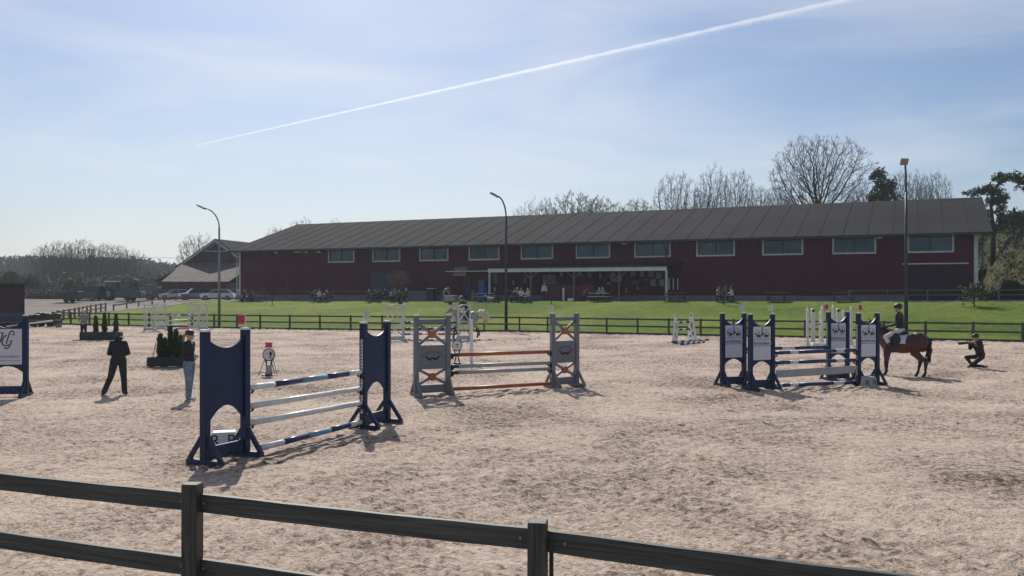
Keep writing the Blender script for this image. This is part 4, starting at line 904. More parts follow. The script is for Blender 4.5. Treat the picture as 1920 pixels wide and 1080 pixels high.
def hand(f, w, d, palm_n, z='skin', curl=.6, hero=True):
    """w wrist, d direction of the fingers, palm_n direction the palm faces"""
    w, d, n = Vector(w), Vector(d).normalized(), Vector(palm_n).normalized(); s = d.cross(n).normalized(); n = s.cross(d)
    f.cap(w, w+d*.07, .026, .034, z); f.cap(w+d*.05+s*.02, w+d*.075-s*.02, .02, .02, z)
    if not hero: f.cap(w+d*.07, w+d*.12+n*.03, .032, .022, z); return
    for i, L in enumerate((.068, .078, .073, .058)):
        b = w+d*.085+s*(.033-.022*i); m_ = b+d*L*.5*math.cos(curl*.6)+n*L*.5*math.sin(curl*.6); e = m_+d*L*.5*math.cos(curl*1.8)+n*L*.5*math.sin(curl*1.8)
        f.cap(b, m_, .0105, .010, z); f.cap(m_, e, .010, .0085, z)
    b = w+d*.03+s*.03; m_ = b+s*.03+d*.03+n*.012; f.cap(b, m_, .014, .012, z); f.cap(m_, m_+d*.03+n*.012, .012, .010, z)
def head(f, c, fwd, up=(0, 0, 1), s=1.0):
    c, x, u = Vector(c), Vector(fwd).normalized(), Vector(up).normalized(); y = u.cross(x).normalized(); u = x.cross(y); M = Matrix((x, y, u)).transposed()
    p = lambda a, b, d: c+(x*a+y*b+u*d)*s
    f.ell(c, (.098*s, .076*s, .118*s), 'skin', M); f.ell(p(.045, 0, -.06), (.052*s, .052*s, .06*s), 'skin', M)      # skull, jaw
    f.cap(p(.09, 0, .0), p(.116, 0, -.03), .011*s, .016*s, 'skin')                                                    # nose
    f.ell(p(.088, 0, -.065), (.016*s, .027*s, .01*s), 'lip', M); f.ell(p(.078, 0, -.105), (.024*s, .025*s, .018*s), 'skin', M)
    for q in (-1, 1):
        f.ell(p(.087, q*.033, .006), (.013*s, .017*s, .010*s), 'eye', M); f.ell(p(-.005, q*.078, -.01), (.024*s, .010*s, .034*s), 'skin', M)
    return M
def person(name, label, J, clothes, loc, rz, voxel=.011, bulk=1.0, hero=True, curl=.6, hats=(), sc=1.0, lookdir=(1, 0, -.05), top='top', hem=0, legs='pants', feet='shoe', wide=1.0, group=None, sleeve=1.0, flare=1.0, sole=True):
    f = Fig(); v = {k: Vector(p) for k, p in J.items()}; pe, ch, ne, hd = v['pelvis'], v['chest'], v['neck'], v['head']
    w_ = .165*wide
    up = (ne-pe).normalized(); y = (v['sl']-v['sr']).normalized(); x = y.cross(up).normalized(); M = Matrix((x, y, up)).transposed()
    f.ell(pe, (.115*bulk, .158*wide, .13), legs, M); mid = (pe+ch)/2
    f.ell(mid, (.112*bulk, .145*wide*bulk, .17), top, M); f.ell(ch, (.120*bulk, w_*bulk, .19), top, M)
    f.ell(pe+(mid-pe)*.35, (.122*bulk, .158*wide*bulk, .11), top, M)
    if hem: f.ell(pe+up*.0, (.135*bulk, .178*wide, .13), top, M)
    f.cap(v['sl'], v['sr'], .066*bulk, .066*bulk, top); f.cap(ch+(ne-ch)*.5, ne, .085*bulk, .06, top)
    f.cap(ne-up*.02, hd-Vector((0, 0, .03)), .050, .05, 'skin'); head(f, hd, lookdir)
    for s in 'lr':
        sh, el, wr = v['s'+s], v['e'+s], v['w'+s]; hp, kn, an, to = v['h'+s], v['k'+s], v['a'+s], v['t'+s]
        f.cap(sh, el, .060*bulk*sleeve, .050*bulk*sleeve, top); f.cap(el, wr, .049*bulk*sleeve, .036*bulk*sleeve, top)
        hdv = v.get('d'+s, (wr-el)); n_ = v.get('n'+s, Vector((0, -1 if s == 'l' else 1, 0))); hand(f, wr+(wr-el).normalized()*.01, hdv, n_, 'skin' if 'glove' not in clothes else 'glove', curl, hero)
        f.cap(hp, kn, .088*flare, .064*flare, legs); f.cap(kn+(an-kn)*.04, kn+(an-kn)*.4, .060*flare, .060*flare, legs); f.cap(kn+(an-kn)*.4, an, .058*flare, .044*flare*flare, legs if 'bootleg' not in clothes else 'bootleg')
        if 'bootleg' in clothes: f.cap(kn+(an-kn)*.12, an, .058, .046, 'bootleg')
        f.cap(an-(v['t'+s]-an).normalized()*.03+Vector((0, 0, -.02)), to, .042, .036, feet); f.cap(an, an-(v['t'+s]-an).normalized()*.045+Vector((0, 0, -.03)), .04, .036, feet)
    z = {'skin': M_skin, 'top': M_jacket, 'pants': M_trouser, 'shoe': M_boot, 'lip': col('lips', (.35, .13, .11)), 'eye': M_ink}; z.update(clothes)
    me = f.mesh('body', z, voxel)
    t = thing(name, label, 'person', loc, rz, group); o = bpy.data.objects.new('body', me); C.objects.link(o); o.parent = t
    for hf in hats: hf(t, hd, Vector(lookdir).normalized())
    t.scale = (sc,)*3
    return t
def hframe(c, x):
    x = x.normalized(); y = Vector((0, 0, 1)).cross(x).normalized(); u = x.cross(y); return lambda a, b, d: c+x*a+y*b+u*d, Matrix((x, y, u)).transposed()
def cap_hat(mt):
    def g(t, c, x):
        p, M = hframe(c, x); m = MB(); m.ell(p(-.008, 0, .045), (.118, .098, .092), 16, 10, M); m.ell(p(.13, 0, .035), (.085, .068, .011), 12, 6, M); m.build('cap', mt, t, True)
    return g
def helmet(mt):
    def g(t, c, x):
        p, M = hframe(c, x); m = MB(); m.ell(p(-.008, 0, .04), (.128, .105, .10), 18, 12, M); m.ell(p(.125, 0, .03), (.06, .075, .010), 12, 6, M); m.build('helmet', mt, t, True)
        m = MB(); m.tube([p(.0, .085, .0), p(.05, .05, -.12), p(.05, -.05, -.12), p(.0, -.085, .0)], .007, 6); m.build('chin_strap', M_black, t)
    return g
def hairf(mt, long=0, tail=0):
    def g(t, c, x):
        p, M = hframe(c, x); m = MB(); m.ell(p(-.022, 0, .028), (.096, .088, .108), 16, 10, M)
        if long: m.ell(p(-.055, 0, -.08), (.055, .085, .13), 14, 8, M)
        if tail: m.tube([p(-.10, 0, .02), p(-.15, 0, -.02), p(-.155, 0, -.14), p(-.14, 0, -.27)], [.02, .035, .032, .008], 8)
        m.build('hair', mt, t, True)
    return g
STAND = dict(pelvis=(0,0,.95), chest=(0,0,1.28), neck=(-.005,0,1.46), head=(.02,0,1.62), sl=(0,.165,1.40), sr=(0,-.165,1.40), el=(-.03,.23,1.13), er=(-.03,-.23,1.13), wl=(.06,.24,.90), wr=(.06,-.24,.90),
    hl=(0,.088,.90), hr=(0,-.088,.90), kl=(.02,.10,.49), kr=(.02,-.10,.49), al=(-.02,.11,.09), ar=(-.02,-.11,.09), tl=(.13,.13,.036), tr=(.13,-.13,.036))
def J_(**k): d = dict(STAND); d.update(k); return d
# black hooded walker, seen from behind
J = J_(head=(.10, 0, 1.50), neck=(.03, 0, 1.40), chest=(.0, 0, 1.24), sl=(.01, .145, 1.33), sr=(.01, -.145, 1.33), el=(.04, .225, 1.07), er=(.04, -.225, 1.07), wl=(.22, .12, 1.02), wr=(.22, -.12, 1.02), dl=(.8, -.5, .1), dr=(.8, .5, .1),
       kr=(.03, -.12, .48), kl=(.03, .18, .49), ar=(-.02, -.15, .09), al=(-.04, .33, .10), tr=(.11, -.18, .036), tl=(.08, .39, .036))
def hood(t, c, x):
    m = MB(); p, M = hframe(c, x); m.ell(p(-.10, 0, -.12), (.070, .10, .075), 14, 8, M); m.build('hood', M_jacket, t, True)
    m = MB(); m.tube([p(-.12, -.05, -.07), p(-.155, -.12, -.09), p(-.12, -.17, -.13)], .012, 6); m.build('lanyard', M_white, t)
# facing away and to the left
person('person', 'person in black with a hood down, walking away with feet apart', J, {'shoe': col('dark_trainers', (.03,.04,.045))}, X_(222, 22.1)+Vector((0, 0, 0)), R(105), .011, 1.03, True, .8, (hairf(M_hairb), hood), .985, (1, 0, -.55), wide=1.0, sleeve=1.16, flare=1.25, hem=1)
# woman in cap and pale jeans, profile to the right
J = J_(el=(-.05, .21, 1.12), er=(-.05, -.21, 1.12), wl=(.10, .06, 1.03), wr=(.13, -.06, 1.07), dl=(.7, -.6, .3), dr=(.7, .5, .2), al=(-.07, .10, .09), kl=(-.02, .10, .49), tl=(.09, .12, .036), ar=(.04, -.11, .09), tr=(.2, -.12, .036), kr=(.04, -.10, .49))
person('person', 'woman in a black cap, dark jacket and pale blue jeans with a long blonde ponytail', J, {'top': M_jacket, 'pants': M_jeans, 'shoe': M_shoe}, X_(354.5, 21.1), R(-8), .010, 1.12, True, .7, (hairf(M_hair, 0, 1), cap_hat(M_black)), .965, (1, 0, -.12), wide=.92, sleeve=1.1, flare=1.28)
# spectator by the long planter
J = J_(el=(-.02, .25, 1.12), er=(-.02, -.25, 1.12), wl=(.1, .12, 1.0), wr=(.1, -.12, 1.0))
person('person', 'person in a pinkish grey vest with dark sleeves standing by the long planter', J, {'top': col('vest_pink', (.26, .21, .24)), 'pants': M_trouser}, X_(157, 48.2), R(-80), .016, .98, False, .6, (cap_hat(M_lgrey),), .93, wide=1.0, flare=1.2, hem=1)
# photographer kneeling on one knee, facing left with the camera raised
J = J_(pelvis=(-.05,0,.42), chest=(.02,0,.74), neck=(.07,0,.91), head=(.13,0,1.05), sl=(.06,.17,.86), sr=(.06,-.17,.86), el=(.22,.17,.66), er=(.22,-.17,.66), wl=(.30,.07,.84), wr=(.30,-.07,.82), dl=(.8,-.2,.5), dr=(.8,.2,.5), nl=(0,-1,0), nr=(0,1,0),
       hl=(-.05,.09,.38), hr=(-.05,-.09,.38), kl=(.36,.13,.10), kr=(.38,-.14,.36), al=(-.06,.14,.07), ar=(.16,-.14,.09), tl=(-.18,.14,.05), tr=(.30,-.15,.036))
pk = X_(1836, 30.0)
person('person', 'photographer in black kneeling on the sand at the right with a long lens', J, {'shoe': col('brown_sole', (.16, .08, .07))}, pk, R(183), .011, 1.22, True, .9, (hairf(M_hairb), cap_hat(M_black)), 1.0)
cm = thing('photo_camera', 'black camera with a long lens held up by the kneeling photographer', 'camera', pk+Vector((-.36, -.02, .86)), R(183))
m = MB(); m.box((0, 0, 0), (.07, .14, .10)); m.box((.0, 0, .06), (.05, .06, .03)); m.build('body', M_black, cm); m = MB(); m.tube([(.03, 0, 0), (.16, 0, -.01), (.17, 0, -.01), (.36, 0, -.02)], [.035, .038, .048, .052], 12); m.build('lens', M_black, cm)
# ------------------------------------------------------------------ horses
def horse(name, label, loc, rz, sc, zones, legs, neck, headp, muz, tailpts, mane=True, tailm=M_mane, tailr=(.03, .07, .06, .015), gait=0, z0=0, eyes=True):
    f = Fig(); E = f.ell; K = f.cap
    E((.42, 0, 1.16), (.33, .25, .34), 'coat'); E((0, 0, 1.10), (.55, .28, .32), 'coat'); E((-.50, 0, 1.21), (.33, .26, .31), 'coat'); E((.30, 0, 1.38), (.28, .11, .13), 'coat'); E((-.62, 0, 1.15), (.25, .22, .30), 'coat')
    K((.28, 0, 1.11), (-.35, 0, 1.13), .28, .27, 'coat')
    n0, n1, h0, h1 = Vector((.55, 0, 1.22)), Vector(neck), Vector(headp), Vector(muz)
    K(n0, n0+(n1-n0)*.55, .235, .165, 'coat'); K(n0+(n1-n0)*.5, n1, .165, .105, 'coat'); K((.42, 0, 1.38), n1, .12, .08, 'coat')
    K(h0, h0+(h1-h0)*.45, .105, .085, 'coat'); K(h0+(h1-h0)*.45, h1, .08, .055, 'coat'); E(h1+(h1-h0).normalized()*.02, (.06, .05, .055), 'point')
    hd_ = (h1-h0).normalized(); un = Vector((0, 1, 0)).cross(hd_); un = un if un.z < 0 else -un
    E(h0+hd_*.12+un*.06, (.10, .07, .09), 'coat')
    for s in (-1, 1):
        K(h0+Vector((0, s*.045, .06)), h0+Vector((.02, s*.065, .20)), .028, .008, 'coat'); E(h0+hd_*.16-un*.04+Vector((0, s*.078, 0)), (.022, .014, .02), 'point')
        E(h1+Vector((.01, s*.04, .0)), (.018, .012, .014), 'point')
    for (i, pts) in enumerate(legs):
        pts = [Vector(p) for p in pts]
        rr = (.14, .10, .060, .044, .056) if i < 2 else (.20, .145, .070, .046, .056)
        for k in range(len(pts)-1):
            z = 'coat' if k < 2 else 'point'
            K(pts[k], pts[k+1], rr[k], rr[k+1]*(.78 if k+1 in (2, 3) else 1), z)
            if k+1 in (2, 3): f.ell(pts[k+1], (rr[k+1]*1.08,)*3, 'point' if k+1 == 3 else ('coat' if i > 1 else 'point'))
        E(pts[-1]+Vector((.01, 0, -.012)), (.062, .052, .045), 'hoof')
    me = f.mesh('body', zones, .018, 4); t = thing(name, label, 'horse', loc, rz); t.scale = (sc,)*3
    o = bpy.data.objects.new('body', me); C.objects.link(o); o.parent = t
    rg = random.Random(5); m = MB()
    for k in range(46):
        q = [Vector(p)+Vector((rg.gauss(0, .016), rg.gauss(0, .022), rg.gauss(0, .02)))*(j+.4)*(1.6 if tailm is M_wtail else 1) for j, p in enumerate(tailpts)]; m.tube(q, [r*.42 for r in tailr], 5)
    m.build('tail', tailm, t, True)
    if mane:
        m = MB()
        for k in range(40):
            u = k/39; b = Vector((.40, 0, 1.47))*(1-u)+(h0+Vector((-.03, 0, .10)))*u; b += Vector((-.05, 0, .06))*math.sin(u*math.pi)
            m.tube([b, b+Vector((rg.uniform(-.04, 0), .06, -.03)), b+Vector((rg.uniform(-.06, .02), .11, -.16))], [.02, .018, .004], 4)
        m.build('mane', tailm, t)
    return t
def tack(t, pad, sx=.08):
    m = MB()
    for s in (-1, 1):
        vs = []; n = 8
        for i in range(n+1):
            for k in range(n+1):
                x = -.28+.62*i/n; a = R(8+78*k/n); vs.append((sx+x*(1-.12*(k/n)), s*(.278+.0)*math.sin(a)*1.03, 1.10+.345*math.cos(a)))
        m._add(vs, [(i*(n+1)+k, (i+1)*(n+1)+k, (i+1)*(n+1)+k+1, i*(n+1)+k+1) for i in range(n) for k in range(n)])
    o = m.build('saddle_pad', pad, t, True); q = o.modifiers.new('s', 'SOLIDIFY'); q.thickness = .03
    m = MB(); m.ell((sx, 0, 1.45), (.26, .16, .07), 14, 8); m.ell((sx-.2, 0, 1.49), (.08, .15, .06), 12, 6); m.ell((sx+.18, 0, 1.50), (.06, .08, .05), 12, 6)
    for s in (-1, 1): m.ell((sx+.07, s*.275, 1.24), (.17, .03, .24), 12, 8)
    m.build('saddle', M_black, t, True)
FL = [[(.45,.15,1.02),(.48,.16,.80),(.50,.15,.46),(.49,.15,.16),(.53,.15,.055)], [(.45,-.15,1.02),(.50,-.16,.80),(.54,-.15,.46),(.55,-.15,.16),(.60,-.15,.055)],
      [(-.52,.13,1.12),(-.42,.16,.84),(-.78,.15,.54),(-.76,.15,.17),(-.70,.15,.055)], [(-.50,-.13,1.12),(-.34,-.16,.84),(-.54,-.15,.54),(-.46,-.15,.17),(-.40,-.15,.055)]]
hc = Vector(((1692-960)/F*27.0, 27.0, 0)); hang = R(141)
bay = horse('bay_horse', 'bay horse standing side-on with its head behind the crown emblem wing', hc, hang, .905, {'coat': M_bay, 'point': M_bayd, 'hoof': M_hoof}, FL, (1.0,0,1.72), (1.06,0,1.78), (1.38,0,1.42), [(-.79,0,1.36),(-.86,0,1.20),(-.86,0,.90),(-.82,0,.56)])
tack(bay, M_board)
m = MB(); m.tube([(1.13,.10,1.86),(1.22,.105,1.60),(1.34,.075,1.46)], .012, 6); m.tube([(1.13,-.10,1.86),(1.22,-.105,1.60),(1.34,-.075,1.46)], .012, 6); m.tube([(1.30,.08,1.46),(.75,.12,1.50),(.42,.08,1.62)], .010, 6); m.tube([(1.30,-.08,1.46),(.75,-.12,1.50),(.42,-.08,1.62)], .010, 6); m.build('bridle', M_black, bay)
# rider
RJ = dict(pelvis=(0,0,1.60), chest=(.03,0,1.93), neck=(.04,0,2.10), head=(.07,0,2.26), sl=(.03,.17,2.04), sr=(.03,-.17,2.04), el=(.04,.22,1.78), er=(.04,-.22,1.78), wl=(.30,.10,1.70), wr=(.30,-.10,1.70), dl=(.9,-.1,-.1), dr=(.9,.1,-.1),
    hl=(.0,.11,1.56), hr=(.0,-.11,1.56), kl=(.36,.31,1.36), kr=(.36,-.31,1.36), al=(.10,.34,.95), ar=(.10,-.34,.95), tl=(.24,.36,.91), tr=(.24,-.36,.91))
def cst(J, k): return {a: Vector(b)*k for a, b in J.items()}
RD = {'top': M_navyj, 'pants': M_breech, 'shoe': M_boot, 'bootleg': M_boot, 'glove': M_black}
sc_ = .905
rl = hc+Vector((math.cos(hang), math.sin(hang), 0))*.06
def shift(J, dz, up): return {a: (Vector(b)+Vector((0, 0, dz)) if a[0] != 'd' else Vector(b)) for a, b in J.items()}
rider = person('person', 'rider in a dark jacket, helmet and white breeches sitting on the bay horse', shift(RJ, -.15, 0), RD, rl, hang, .011, 1.1, True, 1.1, (hairf(M_hairb), helmet(M_black)), 1.0, wide=.95)
m = MB(); m.ell((.12, 0, 1.88), (.02, .03, .05), 8, 6); m.build('stock_tie', M_white, rider)
# grey horse cantering, towards the left and the camera
gh = Vector(((874-960)/F*47.9, 47.9, .12)); ga_ = R(218)
CL = [[(.45,.15,1.02),(.62,.16,.80),(.86,.15,.62),(.80,.15,.34),(.76,.15,.22)], [(.45,-.15,1.02),(.56,-.16,.74),(.72,-.15,.40),(.78,-.15,.08),(.84,-.15,-.06)],
      [(-.52,.13,1.12),(-.40,.16,.82),(-.70,.15,.56),(-.84,.15,.24),(-.84,.15,.12)], [(-.52,-.13,1.12),(-.48,-.16,.80),(-.86,-.15,.56),(-.95,-.15,.16),(-.92,-.15,-.02)]]
grey = horse('grey_horse', 'pale grey horse cantering behind the round-topped wing, cream tail flying', gh, ga_, .93, {'coat': M_ghorse, 'point': M_bayd, 'hoof': M_hoof}, CL, (1.02,0,1.62), (1.08,0,1.68), (1.42,0,1.38), [(-.80,0,1.42),(-1.05,0,1.50),(-1.35,0,1.30),(-1.50,0,.95)], True, M_wtail, (.05, .14, .16, .05))
tack(grey, M_navyj)
RJ2 = dict(RJ); RJ2.update(pelvis=(-.08,0,1.72), chest=(.14,0,1.98), neck=(.24,0,2.12), head=(.32,0,2.25), sl=(.20,.17,2.06), sr=(.20,-.17,2.06), el=(.36,.22,1.84), er=(.36,-.22,1.84), wl=(.58,.10,1.72), wr=(.58,-.10,1.72))
person('person', 'rider in a dark jacket leaning forward on the cantering grey horse', shift(RJ2, -.13, 0), {'top': M_navyj, 'pants': M_navyj, 'shoe': M_boot, 'bootleg': M_boot}, gh, ga_, .016, 1.0, False, .6, (helmet(M_black),), 1.0)
# ------------------------------------------------------------------ terrace: tables and the people at them
def table_parts(t, L=1.8, top=M_wood, bench=True):
    m = MB()
    for k in range(5): m.box((0, -.30+k*.15, .74), (L, .14, .035))
    m.build('table_top', top, t)
    for s in (-1, 1):
        m = MB()
        for k in range(2): m.box((0, s*(.64+k*.14), .44), (L, .13, .035))
        m.build('bench', top, t)
        m = MB(); m.box((s*L*.36, 0, .40), (.06, 1.5, .08)); m.box((s*L*.36, 0, .70), (.06, .68, .07))
        for q in (-1, 1): m.bar((s*L*.36+.04, q*.62, 0), (s*L*.36+.04, q*.26, .72), .04, .09, (1, 0, 0))
        m.build('leg', M_farfence, t)
TG = 'picnic tables along the terrace'
T0 = thing('picnic_table', 'wooden picnic table beside the two people at the far left of the terrace', 'table', (0,0,0), WANG, TG); table_parts(T0)
def tY(px, v=-6.0): 
    u = wall_u(px); p = wall_uv(u, v); s = p.y; 
    for _ in range(6):
        X0 = (px-960)/F*s; # v of this point
        vv_ = (X0-WL.x)*WN.x+(s-WL.y)*WN.y; s += (v-vv_)/WN.y*.9
    return s
first = True
for px, lb in [(483, None), (607, 'wooden picnic table beside the group sitting left of the dark green door'), (702, 'picnic table at the left of the large seated group'), (742, 'picnic table at the right of the large seated group'), (908, 'pale picnic table beside the tall blue box, left of the canopy'), (978, 'picnic table of the pale-haired people under the canopy'), (1124, 'white-topped picnic table under the middle of the canopy'), (1265, 'empty picnic table beside the right end of the canopy'), (1455, 'low empty picnic table before the plain red wall'), (1580, 'empty picnic table just left of the two-bar railing')]:
    c = T0 if first else copy_tree(T0); p = at(px, tY(px)); c.location = p; c.rotation_euler = (0, 0, WANG+random.Random(px).uniform(-.15, .15))
    if not first: c['label'] = lb
    if px in (908, 1124):
        for ch in c.children:
            if ch.name.startswith(('table_top', 'bench')): ch.data = ch.data.copy(); ch.data.materials[0] = M_pole if px == 1124 else M_lgrey
    first = False
SIT = dict(pelvis=(0,0,.55), chest=(.04,0,.88), neck=(.06,0,1.05), head=(.10,0,1.20), sl=(.05,.17,.99), sr=(.05,-.17,.99), el=(.12,.22,.75), er=(.12,-.22,.75), wl=(.34,.12,.79), wr=(.34,-.12,.79), dl=(.9,-.2,0), dr=(.9,.2,0),
    hl=(.02,.1,.52), hr=(.02,-.1,.52), kl=(.42,.13,.50), kr=(.42,-.13,.50), al=(.40,.13,.09), ar=(.34,-.13,.09), tl=(.53,.14,.036), tr=(.47,-.14,.036))
SIT2 = dict(SIT); SIT2.update(chest=(.14,0,.85), neck=(.22,0,1.0), head=(.29,0,1.13), sl=(.19,.17,.95), sr=(.19,-.17,.95), el=(.30,.22,.74), er=(.30,-.2,.74), wl=(.45,.08,.84), wr=(.47,-.06,.86))
protos = {}
def cl(name, c): return col('cloth_'+name, c)
PG = 'people sitting on the terrace'
def sitter(px, v, rz, pose, topc, topm, botm, hairm, lb, hat=None, dz=0):
    key = (pose, hairm.name)
    if key not in protos:
        J = dict(s=SIT, l=SIT2, w=STAND, b=dict(STAND, chest=(.22,0,1.18), neck=(.38,0,1.26), head=(.50,0,1.34), sl=(.32,.17,1.22), sr=(.32,-.17,1.22), el=(.42,.2,.98), er=(.42,-.2,.98), wl=(.55,.12,.84), wr=(.55,-.12,.84)))[pose]
        t = person('person', 'x', J, {'top': M_jacket, 'pants': M_trouser, 'shoe': M_shoe}, (0, 0, 0), 0, .024, 1.12, False, .6, (hairf(hairm, 1),), 1.0); protos[key] = t; new = t
    else: new = copy_tree(protos[key])
    for ch in new.children:
        if ch.name.startswith('body'):
            me = ch.data.copy(); ch.data = me
            for i, mm in enumerate(me.materials):
                pass
            me.materials[1] = topm; me.materials[2] = botm
    Y = tY(px, v); new.location = at(px, Y); new.rotation_euler = (0, 0, rz); new['label'] = lb; new['category'] = 'person'
    if pose in 'sl': new['group'] = PG
    return new
br, bd_, gy = M_hairb, M_hair, col('grey_hair', (.35, .35, .36))
w_, nb, dk, gr_, pk_ = cl('white', (.55, .55, .55)), cl('navy', (.02, .03, .07)), cl('dark', (.02, .02, .025)), cl('grey', (.18, .19, .21)), cl('pink', (.30, .05, .14))
for a in [
 (457, -6.3, 0, 's', 0, nb, dk, bd_, 'blond person in navy, leftmost on the terrace'),
 (467.5, -6.3, .2, 'l', 0, dk, dk, br, 'brown-haired person in black, second from the left on the terrace'),
 (583, -7.0, .3, 'l', 0, nb, dk, br, 'person in navy leaning over the picnic table left of the dark green door'),
 (591, -5.0, -.6, 's', 0, dk, gr_, br, 'person in black at the far side of the table left of the dark green door'),
 (598, -6.9, 1.2, 's', 0, w_, dk, bd_, 'blond person with a white back left of the dark green door'),
 (617, -6.8, 3.0, 'l', 0, dk, dk, gy, 'grey-haired person in black at the right end of the table left of the green door'),
 (690, -7.2, .4, 's', 0, dk, dk, gy, 'grey-haired person in black, leftmost of the large seated group'),
 (700, -5.0, -1.0, 'l', 0, nb, dk, br, 'person in navy at the rear left of the large seated group'),
 (709, -7.2, 1.5, 's', 0, dk, dk, br, 'brown-haired person in black with back turned in the large seated group'),
 (722, -5.2, -1.6, 's', 0, nb, gr_, br, 'person in navy jacket and grey trousers in the large seated group'),
 (733, -7.1, 1.3, 'l', 0, gr_, dk, br, 'person in a grey top with back turned in the large seated group'),
 (741, -5.0, -1.8, 's', 0, gr_, dk, bd_, 'blond person in a grey top at the rear of the large seated group'),
 (751, -7.0, 2.2, 'l', 0, dk, dk, bd_, 'blond person in black leaning in, large seated group'),
 (763, -6.2, 2.9, 's', 0, dk, dk, gy, 'grey-haired person in black, rightmost of the large seated group'),
 (930, -6.5, 3.2, 's', 0, dk, nb, br, 'person in black sitting by the left canopy post with a leg stretched'),
 (961, -6.5, .3, 'l', 0, dk, dk, br, 'dark-haired person in black, left of the three pale tops under the canopy'),
 (969, -5.0, -.8, 's', 0, gr_, nb, gy, 'grey-haired person in a grey top under the canopy'),
 (977, -6.9, 1.4, 's', 0, w_, nb, bd_, 'blond person in a white top with back turned under the canopy'),
 (991, -6.8, 2.6, 's', 0, w_, gr_, gy, 'grey-haired person in a white top at the right end of the canopy table'),
 (1094, -4.5, .1, 'l', 0, pk_, dk, br, 'dark-haired person in a pink top in the shade of the canopy'),
 (1121, -4.9, -1.2, 'l', 0, gr_, dk, bd_, 'blond person in grey behind the white table top'),
 (1131, -4.9, -1.9, 'l', 0, gr_, dk, gy, 'grey-haired person in grey behind the white table top'),
 (1346, -6.6, .4, 's', 0, gr_, dk, bd_, 'blond person in grey, left of the three by the small bare tree'),
 (1357, -5.4, -1.4, 'l', 0, dk, gr_, br, 'person in black, middle of the three by the small bare tree'),
 (1373, -6.6, 2.7, 's', 0, w_, dk, br, 'person in a white top, right of the three by the small bare tree'),
 (832, -6.3, -.3, 'b', 0, gr_, gr_, br, 'person in pale grey stooping over beside a white box'),
 (1020.5, -3.9, -1.7, 'w', 0, w_, nb, bd_, 'blond person in a white top standing in front of the grey roller door')]:
    sitter(*a)
# a low bench under each group so that nobody hovers
for i, (px0, px1, v, lb) in enumerate([(452, 472, -6.3, 'two people in dark clothes at the far left'), (923, 937, -6.5, 'person by the left canopy post'), (956, 982, -6.7, 'three people left of the roller door'), (1088, 1100, -4.5, 'person in pink'), (1341, 1378, -6.3, 'three people by the small bare tree')]):
    a_ = at(px0, tY(px0, v)); b_ = at(px1, tY(px1, v)); t = thing('bench', f'low dark bench under the {lb}', 'bench', (a_+b_)/2, WANG); L_ = (b_-a_).length
    m = MB(); m.box((0, 0, .42), (L_, .4, .05)); m.build('seat', M_farfence, t)
    for s in (-1, 1): m = MB(); m.box((s*(L_/2-.15), 0, .195), (.06, .36, .39)); m.build('leg', M_farfence, t)
# terrace clutter
def boxthing(name, label, cat, px, v, size, mt, lid=None, dz=0):
    t = thing(name, label, cat, at(px, tY(px, v))+Vector((0, 0, dz)), WANG); m = MB(); m.box((0, 0, size[2]/2), size); b_ = m.build('body', mt, t); bv = b_.modifiers.new('b', 'BEVEL'); bv.width = .03
    m = MB(); m.box((0, 0, size[2]+.035), (size[0]*1.04, size[1]*1.04, .06)); m.build('lid', lid or mt, t); return t
boxthing('counter', 'long blue-grey counter against the hall wall right of the large group', 'counter', 783, -1.5, (2.6, .8, .95), M_plinth, M_galv)
boxthing('cooler', 'dark upright cabinet with a white top left of the stooping person', 'cabinet', 809, -1.8, (.75, .7, 1.25), nb, M_white)
boxthing('planter_crate', 'pale grey box with a raised middle beside the stooping person', 'box', 844.5, -6.2, (1.1, .6, .55), M_lgrey, M_pole)
boxthing('blue_box', 'tall bright blue box left of the canopy', 'box', 905, -1.5, (.7, .6, 2.0), cl('blue', (.02, .08, .28)))
boxthing('bin', 'short pale bin left of the tall blue box', 'bin', 888, -1.6, (.35, .35, 1.0), M_plinth)
boxthing('red_barrier', 'low dark red board barrier under the canopy right of the roller door', 'barrier', 1066, -2.4, (5.2, .06, 1.5), cl('darkred', (.10, .015, .03)))
t = thing('white_pipe', 'short upright white pipe in front of the dark red barrier', 'pipe', at(1056.5, tY(1056.5, -3.3))); m = MB(); m.tube([(0, 0, 0), (0, 0, 1.25)], .1, 10); m.build('pipe', M_white, t)
boxthing('flower_box', 'tiny white box on the edge of the grass below the canopy', 'box', 1070, -6.3, (.5, .3, .25), M_white)
# pale dog
f = Fig(); f.cap((-.25, 0, .42), (.2, 0, .44), .11, .13, 'c'); f.cap((.2, 0, .48), (.38, 0, .62), .08, .06, 'c'); f.ell((.42, 0, .65), (.1, .07, .07), 'c'); f.cap((.46, 0, .63), (.55, 0, .60), .045, .03, 'c'); f.cap((-.33, 0, .45), (-.52, 0, .56), .03, .015, 'c')
for x, s in ((.2, 1), (.2, -1), (-.25, 1), (-.25, -1)): f.cap((x, s*.07, .38), (x+(-.05 if x < 0 else 0), s*.07, .2), .06 if x < 0 else .045, .03, 'c'); f.cap((x+(-.05 if x < 0 else 0), s*.07, .2), (x+.02, s*.07, .03), .028, .03, 'c')
for s in (-1, 1): f.cap((.40, s*.06, .68), (.37, s*.09, .60), .025, .012, 'c')
d_ = bpy.data.objects.new('dog', f.mesh('dog', {'c': cl('dogcoat', (.45, .42, .36))}, .02)); C.objects.link(d_); d_.location = at(919, tY(919, -7.4)); d_.rotation_euler = (0, 0, R(175)); tag(d_, 'pale dog standing at the grass edge below the left canopy post', 'dog')
